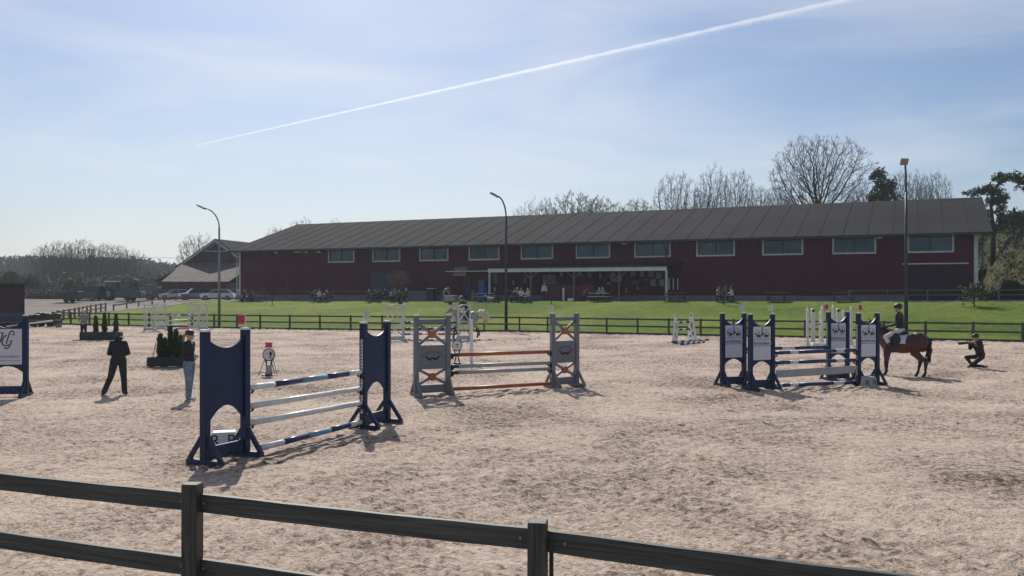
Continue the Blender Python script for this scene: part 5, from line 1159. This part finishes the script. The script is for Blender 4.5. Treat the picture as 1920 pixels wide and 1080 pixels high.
# ------------------------------------------------------------------ vehicles in the yard
def car(px, Y, rz, paint, label, kind='car', sc=1.0):
    t = thing('parked_car', label, 'car', at(px, Y), rz, 'cars parked in the yard'); t.scale = (sc,)*3
    if kind == 'car': low = [(-2.15,.30),(2.1,.30),(2.2,.55),(2.1,.80),(1.1,.92),(-1.9,.98),(-2.2,.85),(-2.22,.5)]; cabn = [(-2.0,.98),(1.05,.93),(.25,1.42),(-1.3,1.47)]
    else: low = [(-2.3,.35),(2.2,.35),(2.3,.6),(2.15,.95),(1.3,1.05),(-2.3,1.10),(-2.35,.6)]; cabn = [(-2.3,1.10),(1.25,1.06),(.45,1.72),(-2.1,1.78)]
    m = MB(); m.prism(low, -.88, .88); b_ = m.build('body', paint, t); bv = b_.modifiers.new('b', 'BEVEL'); bv.width = .06; bv.segments = 2
    def shr(pts, y0, y1, f_=.86):
        z0 = pts[0][1]; return [Vector((x, y*(1 if z < z0+.2 else f_), z)) for y in (y0, y1) for x, z in pts]
    m = MB(); vs = shr(cabn, -.84, .84); n = 4; m._add(vs, [(0,1,2,3),(7,6,5,4)]+[(i, 4+i, 4+(i+1) % 4, (i+1) % 4) for i in range(4)]); m.build('windows', M_glass, t)
    m = MB(); zt = cabn[2][1]; m.box(((cabn[2][0]+cabn[3][0])/2, 0, zt+.035), (cabn[2][0]-cabn[3][0]+.05, 1.46, .05)); 
    for s in (-1, 1):
        for (p0, p1) in ((cabn[1], cabn[2]), (cabn[0], cabn[3]), ((-.35, cabn[0][1]), (-.45, zt+.02))): m.bar((p0[0], s*.85, p0[1]), (p1[0], s*.735, p1[1]), .05, .06)
    m.build('roof', paint, t)
    for x in (-1.4, 1.4):
        for s in (-1, 1):
            m = MB(); m.tube([(x, s*.70, .32), (x, s*.89, .32)], .32, 16); w = m.build('wheel', M_black, t); m = MB(); m.tube([(x, s*.885, .32), (x, s*.905, .32)], .19, 12); m.build('rim', M_galv, w)
    for s in (-1, 1): m = MB(); m.box((2.17, s*.62, .68), (.09, .36, .13)); m.build('headlight', M_white, t)
    return t
P_sil = mat('silver_car_paint', (.40,.41,.42), .3, .04, 1, metal=.4, coat=.5); P_wht = mat('white_car_paint', (.7,.7,.7), .3, .04, 1, coat=.5); P_dk = mat('dark_car_paint', (.03,.035,.05), .3, .05, 1, coat=.5); P_gry = mat('grey_car_paint', (.13,.14,.16), .3, .05, 1, coat=.5); P_grn = mat('green_machine_paint', (.035,.11,.05), .45, .1)
car(298, 128, R(200), P_dk, 'dark car, leftmost of the row before the tiled barn')
car(328, 126, R(205), P_sil, 'silver hatchback in the row before the tiled barn')
car(366, 122, R(215), P_gry, 'grey estate car in the middle of the row before the barn', 'van', .95)
car(408, 119, R(188), P_wht, 'white car nearest the corner of the long hall')
car(432, 127, R(170), P_sil, 'pale car half hidden behind the white car at the hall corner')
car(186, 132, R(165), P_wht, 'white car left of the tractor', 'van')
car(160, 124, R(175), P_dk, 'dark blue van far left of the tractor', 'van', 1.1)
car(263, 135, R(10), P_grn, 'dark green car right of the tractor', 'van')
# tractor with loader
t = thing('tractor', 'green tractor with a white-roofed cab and a raised loader', 'tractor', at(218, 126), R(8))
m = MB(); m.box((1.2, 0, 1.25), (2.2, .9, .8)); m.box((-.5, 0, 1.0), (1.8, 1.2, .7)); m.build('body', P_grn, t)
m = MB(); m.box((-.5, 0, 1.95), (1.5, 1.4, 1.2)); m.build('cab', M_glass, t); m = MB(); m.box((-.5, 0, 2.62), (1.8, 1.6, .14)); m.build('cab_roof', M_white, t)
for x, r_ in ((-.9, .85), (1.7, .6)):
    for s in (-1, 1): m = MB(); m.tube([(x, s*.6, r_), (x, s*1.0, r_)], r_, 20); w = m.build('wheel', M_black, t); m = MB(); m.tube([(x, s*.99, r_), (x, s*1.02, r_)], r_*.5, 14); m.build('rim', M_lgrey, w)
m = MB()
for s in (-1, 1): m.bar((.3, s*.55, 1.4), (2.4, s*.55, 3.0), .1, .16); m.bar((2.4, s*.55, 3.0), (3.7, s*.55, 2.5), .1, .14)
m.bar((3.7, -.8, 2.6), (3.7, .8, 2.6), .5, .5); m.build('loader', P_grn, t)
def trailer(px, Y, rz, L, h, mt, label):
    t = thing('trailer', label, 'trailer', at(px, Y), rz); m = MB(); m.box((0, 0, .5+h/2), (L, 2.0, h)); b_ = m.build('body', mt, t); bv = b_.modifiers.new('b', 'BEVEL'); bv.width = .05
    m = MB(); m.bar((L/2, 0, .5), (L/2+1.1, 0, .45), .1, .1); m.build('drawbar', M_darkmetal, t)
    for s in (-1, 1): m = MB(); m.tube([(0, s*.9, .35), (0, s*1.08, .35)], .35, 14); m.build('wheel', M_black, t)
    return t
trailer(130, 118, R(5), 3.0, 1.0, col('container_green', (.02, .04, .045)), 'low dark green trailer at the left end of the yard vehicles')
trailer(245, 121, R(3), 3.4, .9, P_dk, 'low dark trailer below the loader arm')
trailer(282, 133, R(0), 2.6, 1.4, P_gry, 'small grey box trailer between the loader and the parked cars')
# drag harrow and the cart by the judges' box
t = thing('farm_cart', 'dark flat cart loaded with sacks beside the judges box', 'cart', X_(86, 66), R(4)); t.location.z = gz(t.location.x, t.location.y)
m = MB(); m.box((0, 0, .55), (2.0, 1.2, .12)); m.box((.0, -.6, .75), (2.0, .04, .35)); m.build('bed', M_farfence, t)
for s in (-1, 1):
    for x in (-.6, .6): m = MB(); m.tube([(x, s*.55, .27), (x, s*.7, .27)], .27, 14); m.build('wheel', M_black, t)
m = MB(); rn = random.Random(2)
for k in range(9): m.ell((rn.uniform(-.7, .7), rn.uniform(-.4, .4), .75+rn.uniform(0, .3)), (.32, .24, .15), 10, 6)
m.build('sacks', col('sack', (.05, .05, .05)), t, True)
t = thing('timber_beam', 'long dark beam lying on blocks between the judges box and the fence', 'beam', X_(82, 64)); m = MB(); m.bar((-2.3, 0, .42), (1.3, 0, .42), .2, .22); m.build('beam', M_darkmetal, t)
for x in (-2, 1.1): m = MB(); m.box((x, 0, .15), (.3, .3, .30)); m.build('block', M_plinth, t)
t = thing('spare_pole', 'white jump pole leaning across the stack left of the arena', 'jump pole', X_(45, 60)); m = MB(); m.tube([(-1.2, 0, .25), (1.8, .3, .62)], .05, 10); m.build('pole', M_white, t)
t = thing('bench', 'dark blue bench against the judges box', 'bench', X_(12, 60)); m = MB(); m.box((0, 0, .5), (2.2, .5, .08)); m.box((0, .25, .9), (2.2, .05, .5)); m.build('seat', col('blue_bench', (.02, .04, .09)), t)
for s in (-1, 1): m = MB(); m.box((s*.95, 0, .22), (.08, .45, .44)); m.build('leg', M_farfence, t)
# ------------------------------------------------------------------ trees
def bare(seed, sidep=.55, height=12., spread=.5, levels=6, trunk=.28, fork=.3, droop=0., up=.25, upright=1.0, kids=(3, 4)):
    """bare deciduous tree; returns (limb mesh builder, twig arrays)"""
    rn = random.Random(seed); segs = []
    def go(p, d, L, r, lv):
        n = 3 if lv > 3 else 2; q = p.copy(); dd = d.copy()
        for i in range(n):
            dd = (dd+Vector((rn.gauss(0, .13), rn.gauss(0, .13), rn.gauss(0, .08)+up*.12-droop*.1*(levels-lv)))).normalized()
            e = q+dd*(L/n); r2 = r*(1-.30*(i+1)/n); segs.append((q.copy(), e.copy(), r*(1-.30*i/n), r2, lv)); q = e
            if lv > 0 and (i < n-1) and lv < levels-0 and rn.random() < sidep: side(q, dd, L*rn.uniform(.45, .75), r2*.55, lv-1)
        if lv > 0:
            k = rn.choice(kids)
            for j in range(k):
                a = spread*rn.uniform(.7, 1.3)*(.3 if j == 0 else 1.0); ph = 2*math.pi*(j+rn.uniform(-.2, .2))/k
                x = dd.cross(Vector((.3, .5, .8))).normalized(); y = dd.cross(x)
                nd = (dd*math.cos(a)+(x*math.cos(ph)+y*math.sin(ph))*math.sin(a)+Vector((0, 0, up*.4))).normalized()
                go(q, nd, L*rn.uniform(.66, .86), r*.66*(1.6/k)**.3, lv-1)
    def side(p, dd, L, r, lv):
        L *= .8
        a = rn.uniform(.7, 1.15); ph = rn.uniform(0, 6.28); x = dd.cross(Vector((.3, .5, .8))).normalized(); y = dd.cross(x)
        go(p, (dd*math.cos(a)+(x*math.cos(ph)+y*math.sin(ph))*math.sin(a)).normalized(), L, r, lv)
    go(Vector((0, 0, 0)), Vector((0, 0, 1)), height*fork, trunk, levels); return segs
def segmesh(segs, nside, name, mt, minr=0.0):
    if not segs: return None
    a = np.array([s[0] for s in segs]); b = np.array([s[1] for s in segs]); r0 = np.maximum([s[2] for s in segs], minr); r1 = np.maximum([s[3] for s in segs], minr)
    d = b-a; d /= np.linalg.norm(d, axis=1)[:, None]+1e-9; ref = np.tile([.31, .17, .93], (len(a), 1)); x = np.cross(d, ref); x /= np.linalg.norm(x, axis=1)[:, None]+1e-9; y = np.cross(d, x)
    rings = []
    for c, r in ((a-d*r0[:, None]*.3, r0), (b+d*r1[:, None]*.3, r1)):
        for k in range(nside): an = 2*math.pi*k/nside; rings.append(c+(x*math.cos(an)+y*math.sin(an))*r[:, None])
    co = np.stack(rings, 1).reshape(-1, 3); base = np.arange(len(a))[:, None]*2*nside; q = []
    for k in range(nside): q.append(np.concatenate([base+k, base+(k+1) % nside, base+nside+(k+1) % nside, base+nside+k], 1))
    q = np.stack(q, 1).reshape(-1, 4)
    o = rawmesh(name, co.astype(np.float32), q, mt, None, nside > 4); return o
protoT = {}
def colonise(seed, rx, rz, zc, trunk_h, n=2600, step=.30, up=.25, stems=1, tipr=.014, expo=2.2, shell=.45):
    """bare tree grown towards points scattered through its crown"""
    g = np.random.RandomState(seed); q = g.normal(0, 1, (n, 3)); q /= np.linalg.norm(q, axis=1)[:, None]; q *= (g.rand(n, 1)**shell)
    lump = 1+.16*np.sin(np.arctan2(q[:, 1], q[:, 0])*3+seed)+.10*np.sin(np.arctan2(q[:, 1], q[:, 0])*5+2*seed)
    pts = q*np.array([rx, rx, rz]); pts[:, :2] *= lump[:, None]; pts[:, 2] += zc; pts = pts[pts[:, 2] > trunk_h*.55]
    pos = [np.zeros(3)]; par = [-1]
    k = int(trunk_h/step)
    for a in range(k): pos.append(pos[-1]+np.array([g.normal(0, .03), g.normal(0, .03), step])); par.append(len(pos)-2)
    top = len(pos)-1
    for s_ in range(1, stems):
        an = 2*math.pi*s_/stems+g.rand(); cur = max(1, top-2-s_)
        for a in range(8): pos.append(pos[cur]+np.array([math.cos(an)*.55, math.sin(an)*.55, .8])*step); par.append(cur); cur = len(pos)-1
    P_ = np.array(pos); bd = np.full(len(pts), 1e9); bi = np.zeros(len(pts), int)
    def upd(idx):
        nonlocal bd, bi
        for a in range(0, len(idx), 400):
            ii = idx[a:a+400]; d = np.linalg.norm(pts[:, None]-P_[ii][None], axis=2); j_ = d.argmin(1); dm = d[np.arange(len(pts)), j_]; w = dm < bd; bd[w] = dm[w]; bi[w] = np.array(ii)[j_[w]]
    upd(list(range(len(P_))))
    for it in range(90):
        if len(pts) < 12: break
        dirs = {}; v = pts-P_[bi]; v /= np.linalg.norm(v, axis=1)[:, None]+1e-9
        u, inv = np.unique(bi, return_inverse=True); sm = np.zeros((len(u), 3)); np.add.at(sm, inv, v); sm /= np.linalg.norm(sm, axis=1)[:, None]+1e-9
        sm[:, 2] += up; sm += g.normal(0, .16, sm.shape); sm /= np.linalg.norm(sm, axis=1)[:, None]
        new = P_[u]+sm*step; st0 = len(P_); P_ = np.concatenate([P_, new]); par += list(u); upd(list(range(st0, len(P_))))
        al = bd > step*1.25; 
        if al.all() and it > 60: break
        pts = pts[al]; bd = bd[al]; bi = bi[al]
    n_ = len(P_); par = np.array(par); kids = np.zeros(n_, int); np.add.at(kids, par[1:], 1); r = np.zeros(n_)
    acc = np.zeros(n_)
    for a in range(n_-1, 0, -1):
        if kids[a] == 0: acc[a] = tipr**expo
        acc[par[a]] += acc[a]
    r = acc**(1/expo); segs = []
    V_ = [Vector(p) for p in P_]
    for a in range(1, n_): segs.append((V_[par[a]], V_[a], min(r[par[a]], r[a]*1.35), r[a], 9 if r[a] > tipr*4.2 else 0))
    rn = random.Random(seed); c = Vector((0, 0, zc*.6))
    for a in range(1, n_):                                   # fine twigs along the outer wood
        if r[a] < tipr*2.2:
            for _ in range(2 if kids[a] else 3):
                o_ = (V_[a]-c).normalized()*.8+Vector((rn.gauss(0, .6), rn.gauss(0, .6), rn.gauss(.25, .5))); o_.normalize(); L = step*rn.uniform(.7, 1.6); e = V_[a]+o_*L*.5; f_ = e+(o_+Vector((rn.gauss(0, .35), rn.gauss(0, .35), .25))).normalized()*L*.6
                segs.append((V_[a], e, tipr*.8, tipr*.6, 0)); segs.append((e, f_, tipr*.6, tipr*.4, 0))
    return segs
def mk_tree(key, twigmat=M_twig, buds=0, **kw):
    segs = colonise(**kw); lim = [s for s in segs if s[4] == 9]; tw = [s for s in segs if s[4] == 0]
    zs = np.array([s[1].z for s in segs]); xs_ = np.array([s[1].x for s in segs]); ht = np.percentile(zs, 99.8); wd = np.percentile(np.abs(xs_), 98)*2
    o1 = segmesh(lim, 6, 'trunk', M_bark); o2 = segmesh(tw, 3, 'crown', twigmat); me1, me2 = o1.data, o2.data
    bpy.data.objects.remove(o1); bpy.data.objects.remove(o2); me3 = None
    if buds: pp_ = [tuple(s[1]) for i_, s in enumerate(tw) if i_ % buds == 0]; o3 = clump('buds', M_budleaf, None, pp_, .05, 3, 3); me3 = o3.data; bpy.data.objects.remove(o3)
    protoT[key] = (me1, me2, ht, wd, me3); print('tree', key, len(segs), round(ht, 1), round(wd, 1))
M_budleaf = mat('bud_leaves', (.20,.22,.07), .9, .3, .5)
mk_tree('oak', seed=7, rx=7.4, rz=6.6, zc=9.2, trunk_h=3.6, n=4200, step=.34, up=.10, tipr=.016, expo=2.1)
mk_tree('ash', seed=3, rx=3.4, rz=4.6, zc=7.4, trunk_h=2.2, n=1900, step=.28, up=.35, stems=3)
mk_tree('ash2', seed=14, rx=3.0, rz=4.8, zc=7.6, trunk_h=2.6, n=1700, step=.28, up=.40, stems=2)
mk_tree('round', seed=21, rx=3.9, rz=3.9, zc=6.0, trunk_h=2.0, n=1900, step=.28, up=.2, stems=2)
mk_tree('pollard', seed=41, rx=4.0, rz=4.2, zc=6.0, trunk_h=1.8, n=2000, step=.28, up=.45, stems=4)
mk_tree('green', seed=33, rx=4.6, rz=3.9, zc=6.0, trunk_h=2.0, n=1900, step=.28, up=.1, stems=3, twigmat=M_twigg, buds=2)
def tree(key, px, Y, top, wpx, label, name='bare_tree', group=None, rz=None, base=None):
    me1, me2, ht, wd, n = protoT[key]; X0 = (px-960)/F*Y; z0 = gz(X0, Y) if base is None else base; zt = zat(top, Y)
    t = thing(name, label, 'tree', (X0, Y, z0-.1), random.Random(int(px*3)).uniform(0, 6.28) if rz is None else rz, group)
    sz = (zt-z0)/ht; sx = max((wpx/F*Y)/wd, sz/1.35); sx = min(sx, sz*1.6)
    t.scale = (sx, sx, sz)
    for nm, me in (('trunk', me1), ('crown', me2), ('buds', n)):
        if me is None: continue
        o = bpy.data.objects.new(nm, me); C.objects.link(o); o.parent = t
    return t
tg = 'bare trees on the rise behind the hall'
tree('oak', 1536, 122, 254, 190, 'huge spreading bare tree, tallest on the skyline behind the hall', rz=1.2, group=tg)
tree('ash', 1268, 126, 322, 84, 'bare tree just left of the close pair on the skyline behind the hall', group=tg)
tree('ash2', 1338, 122, 306, 70, 'tall narrow bare tree, left half of the close pair on the skyline', group=tg)
tree('ash', 1384, 124, 317, 62, 'narrow bare tree, right half of the close pair on the skyline', group=tg)
tree('round', 1318, 130, 356, 60, 'low bare crown between the first skyline trees', group=tg)
tree('round', 1425, 128, 348, 70, 'low dense bare crown left of the huge tree', group=tg)
tree('ash2', 1463, 131, 345, 60, 'thin bare tree tucked against the left side of the huge tree', group=tg)
tree('round', 1612, 130, 350, 70, 'low bare tree against the right side of the huge tree', group=tg)
tree('round', 1690, 118, 320, 66, 'pale bare tree behind the dark conifer, left of the square-headed lamp', group=tg)
tree('ash2', 1722, 116, 317, 46, 'small bare tree just right of the square-headed lamp', group=tg)
tree('ash', 1756, 115, 321, 58, 'bare tree farthest right on the skyline before the pine', group=tg)
tree('pollard', 1010, 140, 371, 90, 'round fan-shaped bare tree just right of the middle lamp', group=tg)
tree('green', 1076, 140, 359, 66, 'budding tree just right of the fan-shaped bare tree on the skyline', group=tg)
tree('green', 1124, 138, 368, 84, 'widest greenish budding tree on the skyline above the middle of the hall', group=tg)
tree('green', 1195, 138, 372, 56, 'small round budding tree, rightmost of the low skyline group', group=tg)
tree('pollard', 568, 150, 409, 52, 'bare tree tips showing above the left end of the roof ridge', group=tg)
tree('pollard', 634, 150, 412, 30, 'tiny bare treetop above the ridge near the left end', group=tg)
tree('ash', 518, 146, 425, 30, 'thin bare treetop over the left roof slope', group=tg)
tree('pollard', 374, 175, 437, 84, 'large bare tree behind the tiled barn roof', group=None)
tgl = 'bare trees in the distant clump at the left'
for i, (px, tp_, w, k) in enumerate([(88, 459, 46, 'ash'), (112, 450, 58, 'round'), (133, 455, 40, 'ash2'), (153, 447, 48, 'ash'), (176, 460, 40, 'ash2'), (198, 455, 52, 'round'), (218, 458, 44, 'ash'), (246, 466, 46, 'pollard')]):
    tree(k, px, 215+8*(i % 3), tp_, w*1.25, f'bare tree {["leftmost","second from the left","third from the left","tallest, fourth from the left","fifth from the left","sixth from the left","seventh from the left","rightmost"][i]} in the distant clump', group=tgl)
# small trees on the terrace
def youngtree(px, v, hgt, w, label, key='ash2', tm=None):
    Y = tY(px, v); t = tree(key, px, Y, HZ-(gz((px-960)/F*Y, Y)+hgt-CH)*F/Y, w, label, 'young_tree'); return t
mk_tree('sap', seed=5, rx=.6, rz=1.0, zc=1.9, trunk_h=.9, n=160, step=.12, up=.3, tipr=.009)
mk_tree('orb', seed=9, rx=1.1, rz=.95, zc=2.1, trunk_h=1.1, n=1500, step=.11, up=.1, tipr=.006, twigmat=mat('orb_twigs', (.20,.17,.14), .9, .2))
youngtree(1034, -8.5, 3.4, 12, 'young staked tree on the grass edge in front of the roller door', 'sap'); youngtree(1357, -8.5, 2.4, 34, 'small bare tree on the grass in front of the three seated people', 'sap'); youngtree(510, -10, 1.6, 16, 'low bare sapling on the grass bank at the left', 'sap')
youngtree(748, -4.0, 3.3, 42, 'ball-shaped bare tree in front of the hall beside the dark green door', 'orb')
t = youngtree(1826, -9.5, 2.0, 34, 'little leafy bush on the bank at the right end of the railing', 'sap')
c = t.location.copy(); r = np.random.RandomState(3); b_ = tag(clump('leafy_bush', M_shrub, None, r.normal(0, 1, (120, 3))*[.45, .45, .3]+[c.x, c.y, c.z+1.2], .10, 3, 5), 'sparse pale green foliage around the sapling at the right end of the railing', 'bush')
# conifers
def blob_tree(name, label, px, Y, base_z, trunkpts, pads, seed, leaf=.16, n=150, group=None):
    X0 = (px-960)/F*Y; t = thing(name, label, 'tree', (X0, Y, base_z), 0, group); m = MB()
    for pts, r_ in trunkpts: m.tube(pts, r_, 8)
    m.build('trunk', M_bark, t, True); r = np.random.RandomState(seed); P_ = []
    for (x, y, z, a, b, c_) in pads:
        k = int(n*a*c_*1.0)+30; q = r.normal(0, 1, (k, 3)); q /= np.linalg.norm(q, axis=1)[:, None]; q *= r.rand(k, 1)**.4; P_.append(q*[a, b, c_]+[x, y, z])
    P_ = np.concatenate(P_); P_ += r.normal(0, .12, P_.shape); clump('crown', M_needle, t, P_, leaf, seed, 7, up=.5); return t
# crooked pine at the right edge; metres per pixel at Y=98
Yp = 98.0; k_ = Yp/F; bx = 1862; pz = gz((bx-960)/F*Yp, Yp)
def pp(x, y): return ((x-bx)*k_, 0, zat(y, Yp)-pz)
tk_ = [([(0,0,-.3), pp(1862,440), pp(1861,415), pp(1858,385), pp(1864,362), pp(1872,345)], [.30,.24,.20,.17,.14,.08]), ([pp(1864,362), pp(1850,357), pp(1830,361)], [.16,.12,.06]), ([pp(1872,345), pp(1890,333), pp(1908,342)], [.12,.1,.05]), ([pp(1858,385), pp(1845,388)], [.08,.03]), ([pp(1860,400), pp(1872,392), pp(1882,396)], [.1,.07,.03])]
def pad(x, y, w, h, d=None): q = pp(x, y); return (q[0], random.Random(x).uniform(-.8, .8), q[2], w*k_, (d or w)*k_, h*k_)
pads = [pad(1828,361,16,5), pad(1842,357,14,6), pad(1860,352,16,7), pad(1872,338,16,8), pad(1884,330,18,7), pad(1900,333,16,9), pad(1912,345,14,11), pad(1922,355,12,8), pad(1868,362,18,7), pad(1852,378,10,8), pad(1872,380,12,10), pad(1880,395,10,10), pad(1850,400,9,9), pad(1856,415,11,9), pad(1875,412,12,9), pad(1866,428,14,7), pad(1882,370,9,6)]
blob_tree('pine_tree', 'crooked dark pine with flat layered crown at the right edge', bx, Yp, pz, tk_, pads, 4, .13, 46)
Yq = 116.; k_ = Yq/F; bx = 1655; Yp = Yq; pz = gz((bx-960)/F*Yq, Yq)
pads = [pad(1650,325,10,12), pad(1655,340,17,12), pad(1662,352,20,12), pad(1650,362,18,14), pad(1668,370,20,14), pad(1640,376,12,12), pad(1640,330,7,7), pad(1672,345,8,8), pad(1655,385,24,14)]
blob_tree('spruce_tree', 'dark evergreen standing between the huge bare tree and the square-headed lamp', bx, Yq, pz, [([(0,0,0), pp(1655,380), pp(1650,318)], [.4,.25,.05])], pads, 8, .16, 30)
# dark bushes on the right hill
bgp = 'dark bushes on the hill beside the hall'
for i, (px, Y, y0, w, h, lb) in enumerate([(1886, 112, 445, 20, 16, 'dark bush on the hill right below the pine'), (1905, 108, 452, 24, 24, 'largest dark bush on the hill at the right edge'), (1925, 112, 440, 22, 26, 'dark bush on the hill cut by the right edge of the photo'), (1842, 100, 452, 8, 6, 'small dark shrub on the hill close to the hall roof')]):
    kk = Y/F; X0 = (px-960)*kk; z = gz(X0, Y); r = np.random.RandomState(i); q = r.normal(0, 1, (260, 3)); q /= np.linalg.norm(q, axis=1)[:, None]; q *= r.rand(260, 1)**.35
    t = thing('hill_bush', lb, 'bush', (X0, Y, z), 0, bgp); clump('foliage', M_needle, t, q*[w*kk, w*kk*.7, h*kk]+[0, 0, h*kk*.7], .22, i, 6); m = MB(); m.tube([(0, 0, -.2), (0, 0, h*kk)], .12, 6); m.build('trunk', M_bark, t)
# ------------------------------------------------------------------ distant wood, scrub
r = np.random.RandomState(12); P_ = []; segs = []
for k in range(520):
    px = r.uniform(-60, 420); Y = r.uniform(380, 560); X0 = (px-960)/F*Y; base = 1.4+(Y-380)*.035
    topy = np.interp(px, [-60, 0, 60, 130, 260, 330, 420], [494, 489, 484, 486, 489, 500, 505])+r.uniform(-3, 6)+ (560-Y)*.03
    h_ = max(zat(topy, Y)-base, 6); n = 60; z = r.rand(n)**1.1; rr = (1-z)*h_*.17+.35; an = r.rand(n)*6.28
    P_.append(np.stack([X0+rr*np.cos(an), Y+rr*np.sin(an), base+z*h_], -1)); segs.append((Vector((X0, Y, base-1)), Vector((X0, Y, base+h_*.9)), .25, .04, 0))
o = clump('forest', M_ever, None, np.concatenate(P_), 1.15, 5, 3, up=-.6); tag(o, 'dark conifer forest along the distant left horizon', 'forest', kind='stuff')
o = segmesh(segs, 4, 'forest_trunks', M_bark); tag(o, 'trunks of the distant conifer forest', 'forest', kind='stuff')
P_ = []
for k in range(330):
    px = r.uniform(-40, 330); Y = r.uniform(165, 260); X0 = (px-960)/F*Y; s = r.uniform(1.4, 3.6); q = r.normal(0, 1, (26, 3)); q /= np.linalg.norm(q, axis=1)[:, None]; z = gz(X0, Y)
    P_.append(q*[s, s, s*.85]+[X0, Y, z+s*.5])
o = clump('undergrowth', mat('brown_scrub', (.14, .125, .095), .9, .3, .1), None, np.concatenate(P_), .42, 6, 5); tag(o, 'brown leafless scrub in front of the distant wood', 'scrub', kind='stuff')
for i, (px, Y, y1, w, lb) in enumerate([(18, 150, 512, 50, 'olive rounded bush above the judges box'), (60, 158, 518, 34, 'smaller olive bush right of the judges box'), (178, 160, 521, 30, 'pale flowering bush before the distant bare trees'), (132, 162, 525, 26, 'pale low bush left of the flowering bush'), (255, 158, 528, 26, 'olive bush behind the tractor loader')]):
    kk = Y/F; X0 = (px-960)*kk; z = gz(X0, Y); hh = zat(y1, Y)-z; q = r.normal(0, 1, (330, 3)); q /= np.linalg.norm(q, axis=1)[:, None]; q *= r.rand(330, 1)**.3; q[:, 2] = np.abs(q[:, 2])
    t = thing('olive_bush', lb, 'bush', (X0, Y, z), 0, 'bushes beyond the yard'); clump('foliage', M_shrub if i != 2 else mat('blossom', (.34,.33,.24), .9, .3, .5), t, q*[w*kk*.6, w*kk*.5, hh], .28, 30+i, 6); m = MB(); m.tube([(0, 0, -.2), (0, 0, hh*.7)], .1, 6); m.build('trunk', M_bark, t)
# rubble and brush heap on the field
P_ = []
for k in range(160):
    px = r.uniform(52, 135); Y = r.uniform(135, 150); X0 = (px-960)/F*Y; P_.append(r.normal(0, .5, (12, 3))*[1.3, .8, .55]+[X0, Y, gz(X0, Y)+.7])
o = clump('brush_heap', mat('brush', (.16,.145,.13), .9, .35, .4), None, np.concatenate(P_), .22, 9, 4); tag(o, 'grey brush and rubble heaped at the edge of the dry field', 'brush heap', kind='stuff')
# rough scrub, tussocks and stones over the hill
P_ = []
for k in range(330):
    px = r.uniform(1822, 1990); Y = r.uniform(78, 116); X0 = (px-960)/F*Y; u_ = (X0-WL.x)*WU.x+(Y-WL.y)*WU.y
    if u_ < 78.6: continue
    P_.append(r.normal(0, .35, (10, 3))*[1.2, 1, .55]+[X0, Y, gz(X0, Y)+.12])
P_ = np.concatenate(P_)
o = clump('hill_scrub', mat('hill_scrub_leaves', (.042, .048, .016), .95, .4, .25, col2=(.02, .03, .012)), None, P_, .10, 19, 4, up=1.2); tag(o, 'rough tussocks and low scrub over the hill beside the hall', 'scrub', kind='stuff')
# twin power poles in the distant wood
t = thing('power_pole', 'twin-leg wooden power pole among the distant bare trees', 'power pole', at(163.5, 230)); kk = 230/F; m = MB(); hh = zat(466, 230)-t.location.z
for s in (-.55, .55): m.tube([(s, 0, 0), (s, 0, hh)], .13, 6)
m.build('pole', M_bark, t); m = MB(); m.box((0, 0, hh-.4), (3.0, .15, .18)); m.build('crossarm', M_bark, t)
m = MB(); a_ = at(163.5, 230)+Vector((0, 0, hh-.2)); b_ = Vector(((345-960)/F*260, 260, zat(484, 260)))
for s in (-1.2, 0, 1.2): m.tube([a_+Vector((s, 0, 0)), (a_+b_)/2+Vector((s, 0, -1.0)), b_+Vector((s, 0, 0))], .03, 4)
tag(m.build('power_line', M_darkmetal), 'thin power lines running right from the twin-leg pole', 'power line')
# ------------------------------------------------------------------ vapour trail, a real band of ice cloud high above
A_ = Vector(((370-960)/F*12000, 12000, CH+(HZ-272)/F*12000)); B_ = Vector(((1645-960)/F*6000, 6000, CH+(HZ+14)/F*6000))
m = MB(); rn = random.Random(6); n = 260; pts = []; rad = []
d_ = (B_-A_).normalized(); dn_ = Vector((0, 0, -1))
for k in range(n+1):
    u = k/n; c = A_+(B_-A_)*u; w = 7+11*u; pts.append(c); rad.append(w*(1+.10*math.sin(k*.9)+rn.uniform(-.08, .08)))
m.tube(pts, rad, 10)
for k in range(10, n*2):
    u = k/(n*2); c = A_+(B_-A_)*u; w = 7+11*u; m.ell(c+dn_*w*(1.15+rn.uniform(-.2, .5))+d_*rn.uniform(-5, 5), (w*.42, w*.5, w*rn.uniform(.45, 1.0)*min(1, u*2)), 7, 5)
vm = bpy.data.materials.new('ice_cloud'); vm.use_nodes = True; t_ = vm.node_tree
for n_ in list(t_.nodes): t_.nodes.remove(n_)
pv = N(t_, 'ShaderNodeVolumePrincipled', Density=.011, Anisotropy=.55); pv.inputs['Color'].default_value = (1, 1, 1, 1); oo = N(t_, 'ShaderNodeOutputMaterial'); t_.links.new(pv.outputs[0], oo.inputs['Volume'])
tag(m.build('vapour_trail', vm), 'long white aeroplane vapour trail rising to the upper right across the sky', 'vapour trail')
# ------------------------------------------------------------------ spring haze in the air
hz_ = bpy.data.materials.new('haze_air'); hz_.use_nodes = True; t_ = hz_.node_tree
for n_ in list(t_.nodes): t_.nodes.remove(n_)
pv = N(t_, 'ShaderNodeVolumePrincipled', Density=.00030, Anisotropy=.3); pv.inputs['Color'].default_value = (.80, .90, 1.0, 1); oo = N(t_, 'ShaderNodeOutputMaterial'); t_.links.new(pv.outputs[0], oo.inputs['Volume'])
m = MB(); m.box((0, 700, 18.5), (1500, 1640, 43)); o = m.build('haze', hz_); tag(o, 'thin pale haze in the air over the whole showground', 'haze', kind='stuff')
